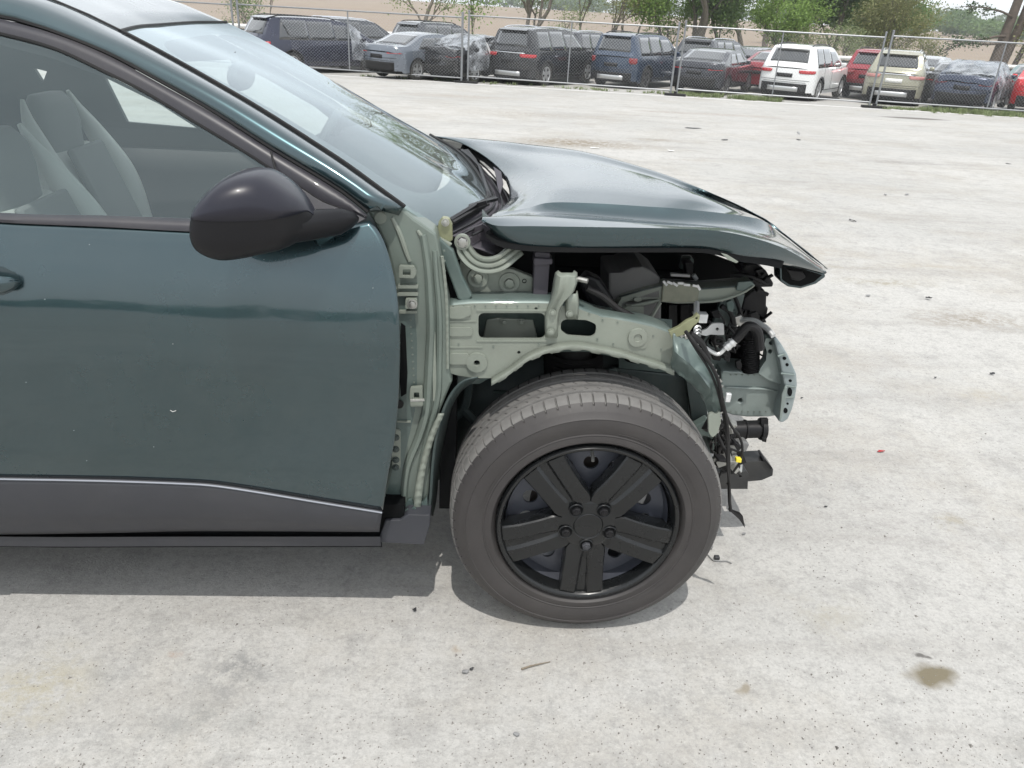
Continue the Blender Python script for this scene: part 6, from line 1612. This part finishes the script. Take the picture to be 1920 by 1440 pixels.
# far woods along the skyline
def wood(name, lab, segs, leaf, size, seed):
    rnd = random.Random(seed); pts = []
    for x0, x1, y, h, n in segs:
        # crowns of different height packed next to each other
        k = int(abs(x1-x0)/7)+1; cr = [(rnd.uniform(x0, x1), y+rnd.uniform(-12, 12), h*rnd.uniform(.6, 1.12), rnd.uniform(3.5, 6.5)) for _ in range(k*2)]
        for _ in range(n):
            cx, cy, ch, cr_ = rnd.choice(cr); a = rnd.uniform(0, 2*math.pi); e = math.acos(rnd.uniform(-1, 1)); r = cr_*rnd.uniform(.75, 1.05)
            p = Vector((cx+r*math.sin(e)*math.cos(a), cy+r*math.sin(e)*math.sin(a), 0)); p.z = gz(p.x, p.y)+ch*.55+ch*.46*math.cos(e)*rnd.uniform(.8, 1.05)+rnd.gauss(0,.25)
            if p.z < gz(p.x, p.y)-.3: continue
            pts.append(p)
    V, Fc = leafquads(pts, size, rnd); o = mesh(name, V, Fc, LF[leaf], None, smooth=False); setp(o, lab, 'wood', None, 'stuff')
wood('far_wood', 'far line of pale green trees along the top of the ploughed field', [(110, 290, 300, 7.5, 26000), (60, 130, 330, 6.0, 9000), (0, 70, 340, 5.0, 8000)], 'blue', 1.0, 5)
wood('middle_wood', 'greener wood at the right beyond the ploughed field', [(95, 190, 215, 5.8, 22000)], 'mid', .8, 6)
wood('wood_behind_camera', 'line of trees on the opposite side of the lot', [(-200, 200, -120, 6.5, 60000)], 'blue', .9, 8)
# ---------------------------------------------------------------- weeds along the fence foot
def weeds():
    rnd = random.Random(12); V = []; Fc = []
    def tuft(x, y, h, n):
        z = gz(x, y)
        for _ in range(n):
            a = rnd.uniform(0, 6.28); r = rnd.uniform(0, .13); p = Vector((x+r*math.cos(a), y+r*math.sin(a), z)); hh = h*rnd.uniform(.4, 1.2); d = Vector((math.cos(a)*hh*.5, math.sin(a)*hh*.5, hh)); w = Vector((-math.sin(a), math.cos(a), 0))*.012
            b = len(V); V.extend([p-w, p+w, p+d*.6+w*.8, p+d]); Fc.append((b, b+1, b+2, b+3))
    for _ in range(520):
        x = rnd.triangular(13.0, 26, 21); tuft(x, fy(x)+rnd.gauss(.25, .32), .16, 26)
    for _ in range(110): x = rnd.uniform(12.3, 16.5); tuft(x, fy(x)+rnd.gauss(.5, .35), .09, 16)
    for _ in range(60): x = rnd.gauss(8.6, .5); tuft(x, fy(x)+rnd.gauss(.6, .25), .15, 22)
    for _ in range(40): x = rnd.gauss(6.8, .5); tuft(x, fy(x)+rnd.gauss(.9, .25), .12, 16)
    for _ in range(50): x = rnd.uniform(-4, 6); tuft(x, fy(x)+rnd.gauss(.9, .3), .09, 14)
    mesh('weeds', V, Fc, LF['pale'], None, smooth=False, label='green weeds growing along the foot of the fence', category='weeds', kind='stuff')
weeds()
# pale concrete edge strip in front of the fence
rows = [[Vector((x, fy(x)-.55+dy, gz(x, fy(x)-.55+dy)+.004)) for x in range(-30, 36, 2)] for dy in (0, .55)]
grid('pale_edge_strip', rows, mat('pale_worn_edge', (.55,.545,.53), .9, var=.08, scale=6, dust=.15), kind='structure', sharp=0)
# ---------------------------------------------------------------- debris on the lot
def shard(name, px, py, w, l, h, m, rz, lab, cat, seed=0, curl=0, thin=False, group=None):
    p = atg(px, py); rnd = random.Random(seed); n = 9; V = []; 
    for k in range(n):
        a = 2*math.pi*k/n; r = rnd.uniform(.65, 1.05); V.append(Vector((l/2*r*math.cos(a), w/2*r*math.sin(a), .003+(h*rnd.uniform(.2,1) if not thin else .002)+curl*math.cos(a)**2)))
    T = [v+Vector((0,0,.0025)) for v in V]
    Fc = [tuple(range(n-1,-1,-1)), tuple(range(n, 2*n))]+[(i, (i+1)%n, (i+1)%n+n, i+n) for i in range(n)]
    o = mesh(name, V+T, Fc, m, None, smooth=False, label=lab, category=cat, group=group); o.location = (p.x, p.y, p.z if p.y < 4 else gz(p.x, p.y)); o.rotation_euler.z = R(rz); return o
SHB = mat('black_shard', (.03,.03,.032), .5); SHR = mat('red_shard', (.35,.02,.02), .25, 0, .5); SHG = mat('grey_shard', (.22,.22,.22), .6); SHT = mat('teal_shard', (.03,.06,.065), .3, .3, 1); STK = mat('dry_stick', (.20,.17,.13), .9); SHW = mat('white_shard', (.7,.7,.68), .6)
shard('red_lens_shard', 1652, 848, .012, .042, .004, SHR, 5, 'small red lens shard lying right of the wrecked front end', 'shard', 1)
shard('black_shard', 1740, 562, .028, .04, .018, SHB, -30, 'dark curled shard on the pavement right of the hood nose', 'shard', 2)
shard('grey_shard', 1627, 556, .018, .04, .008, SHG, 10, 'thin grey shard just left of the dark curled shard', 'shard', 3)
shard('black_shard', 1700, 710, .012, .022, .006, SHB, 40, 'little dark chip right of the bumper beam, nearest to it', 'shard', 4) if False else None
shard('dark_chip', 1503, 748, .008, .014, .004, SHB, 20, 'tiny dark chip beside the bumper beam end', 'shard', 4)
shard('dark_chip', 1860, 703, .016, .026, .008, SHB, -10, 'dark chip near the right edge, level with the bumper beam', 'shard', 5)
shard('dark_chip', 1753, 710, .010, .020, .005, SHB, 30, 'small dark chip left of the one near the right edge', 'shard', 6)
shard('plastic_clip_shard', 777, 1148, .016, .010, .012, SHB, 80, 'little black plastic clip on the ground left of the tyre', 'clip', 7)
shard('grey_plastic_piece', 873, 1263, .014, .022, .006, SHG, 10, 'small grey plastic piece below the front tyre', 'shard', 8)
shard('black_crumb', 884, 1257, .006, .014, .004, SHB, 30, 'tiny black crumb beside the small grey plastic piece', 'shard', 9)
shard('pale_sliver', 968, 1380, .010, .020, .003, SHG, -20, 'grey chip lying near the bottom edge', 'shard', 14)
shard('dark_chip', 1548, 952, .006, .012, .003, SHB, 12, 'tiny dark chip on the open pavement right of the front tyre', 'shard', 15)
shard('dark_chip', 1394, 1003, .010, .018, .003, SHG, 12, 'grey chip beside the shadow of the hanging cable', 'shard', 16)
for i, (x, y, w, l, m, lab) in enumerate([(1298,241,.10,.34,SHB,'flat dark scrap on the far pavement, leftmost of the scraps'),(1359,263,.06,.22,SHB,'dark scrap on the far pavement above the hood nose'),(1497,250,.05,.5,SHG,'long grey scrap on the far pavement'),(1498,263,.08,.10,SHB,'small dark lump under the long grey scrap'),(1258,284,.08,.12,SHW,'white chip on the far pavement above the hood'),(1115,278,.06,.16,SHW,'white chip on the brown stain behind the hood'),(1700,366,.03,.08,SHG,'grey flake on the open pavement, upper right'),(1660,366,.03,.06,SHG,'grey flake just left of another one, upper right'),(1598,415,.04,.10,SHB,'dark flake in the middle of the open pavement'),(1890,308,.04,.10,SHB,'dark flake near the right edge of the open pavement')]):
    shard('pavement_scrap', x, y, w, l, .01, m, i*37, lab, 'scrap', 20+i)
p = atg(1004, 1250); b = MB(); b.tube([Vector((-.036,-.012,.004)), Vector((-.012,-.003,.006)), Vector((.012,.004,.006)), Vector((.038,.014,.003))], .0028, 6, taper=.001); o = b.make('dry_stick', STK, None, label='short dry stick on the pavement below the front tyre', category='stick'); o.location = p
# loose wire with a connector lying right of the tyre
q = [atz(x, y, .004) for x, y in [(1318,1032),(1327,1040),(1337,1050),(1350,1052),(1362,1052),(1372,1056)]]
WR = empty('loose_wire', q[2], label='loose wire with a small grey connector lying right of the front tyre', category='wire')
b = MB(); b.tube([v-q[2] for v in curve(q, 20)], .0022, 5); b.make('wire', SHG, WR)
b = MB(); b.box(atz(1344,1045,.01)-q[2], (.016,.014,.010)); b.make('connector', SHB, WR, bevel=.002)
b = MB()
for x, y in ((1318,1022),(1326,1015),(1333,1026)): b.box(atz(x, y, .006)-q[2], (.014,.010,.006), Matrix.Rotation(x, 3, 'Z'))
b.make('connector_pieces', SHG, WR, smooth=False)
# loose grit and small stones
def grit():
    rnd = random.Random(5); V = []; Fc = []
    for _ in range(5200):
        px, py = rnd.uniform(-60, 1980), 1440-1180*rnd.random()**1.3
        p = atz(px, py, 0)
        if p.y > 9 or (p.y > 1.7 and p.x < 1.0 and p.y < 3.2): continue
        p.z = gz(p.x, p.y); s = rnd.uniform(.0010, .0028)*(1 if rnd.random() > .03 else 2.0); b = len(V)
        V.extend([p+Vector((s*rnd.uniform(.6,1.3),0,.0)), p+Vector((-s*.5,s*rnd.uniform(.6,1.2),0)), p+Vector((-s*.6,-s*rnd.uniform(.6,1.2),0)), p+Vector((0,0,s*rnd.uniform(.8,1.2)))]); Fc.extend([(b,b+1,b+3),(b+1,b+2,b+3),(b+2,b,b+3)])
    mesh('grit', V, Fc, mat('grit_stone', (.20,.19,.175), .9, var=.5, scale=3), None, smooth=False, label='fine loose grit scattered over the pavement', category='grit', kind='stuff')
grit()

# ---------------------------------------------------------------- air
hm, HN, HL = nmat('light_haze'); HN.remove(HN['Principled BSDF'])
pv = HN.new('ShaderNodeVolumePrincipled'); pv.inputs['Color'].default_value = (.93,.95,.97,1); pv.inputs['Density'].default_value = .0008; pv.inputs['Anisotropy'].default_value = .3
HL.new(pv.outputs[0], HN['Material Output'].inputs['Volume'])
b = MB(); b.box((0, 0, 6.5), (1900, 1900, 19)); b.make('haze', hm, None, smooth=False, kind='stuff')
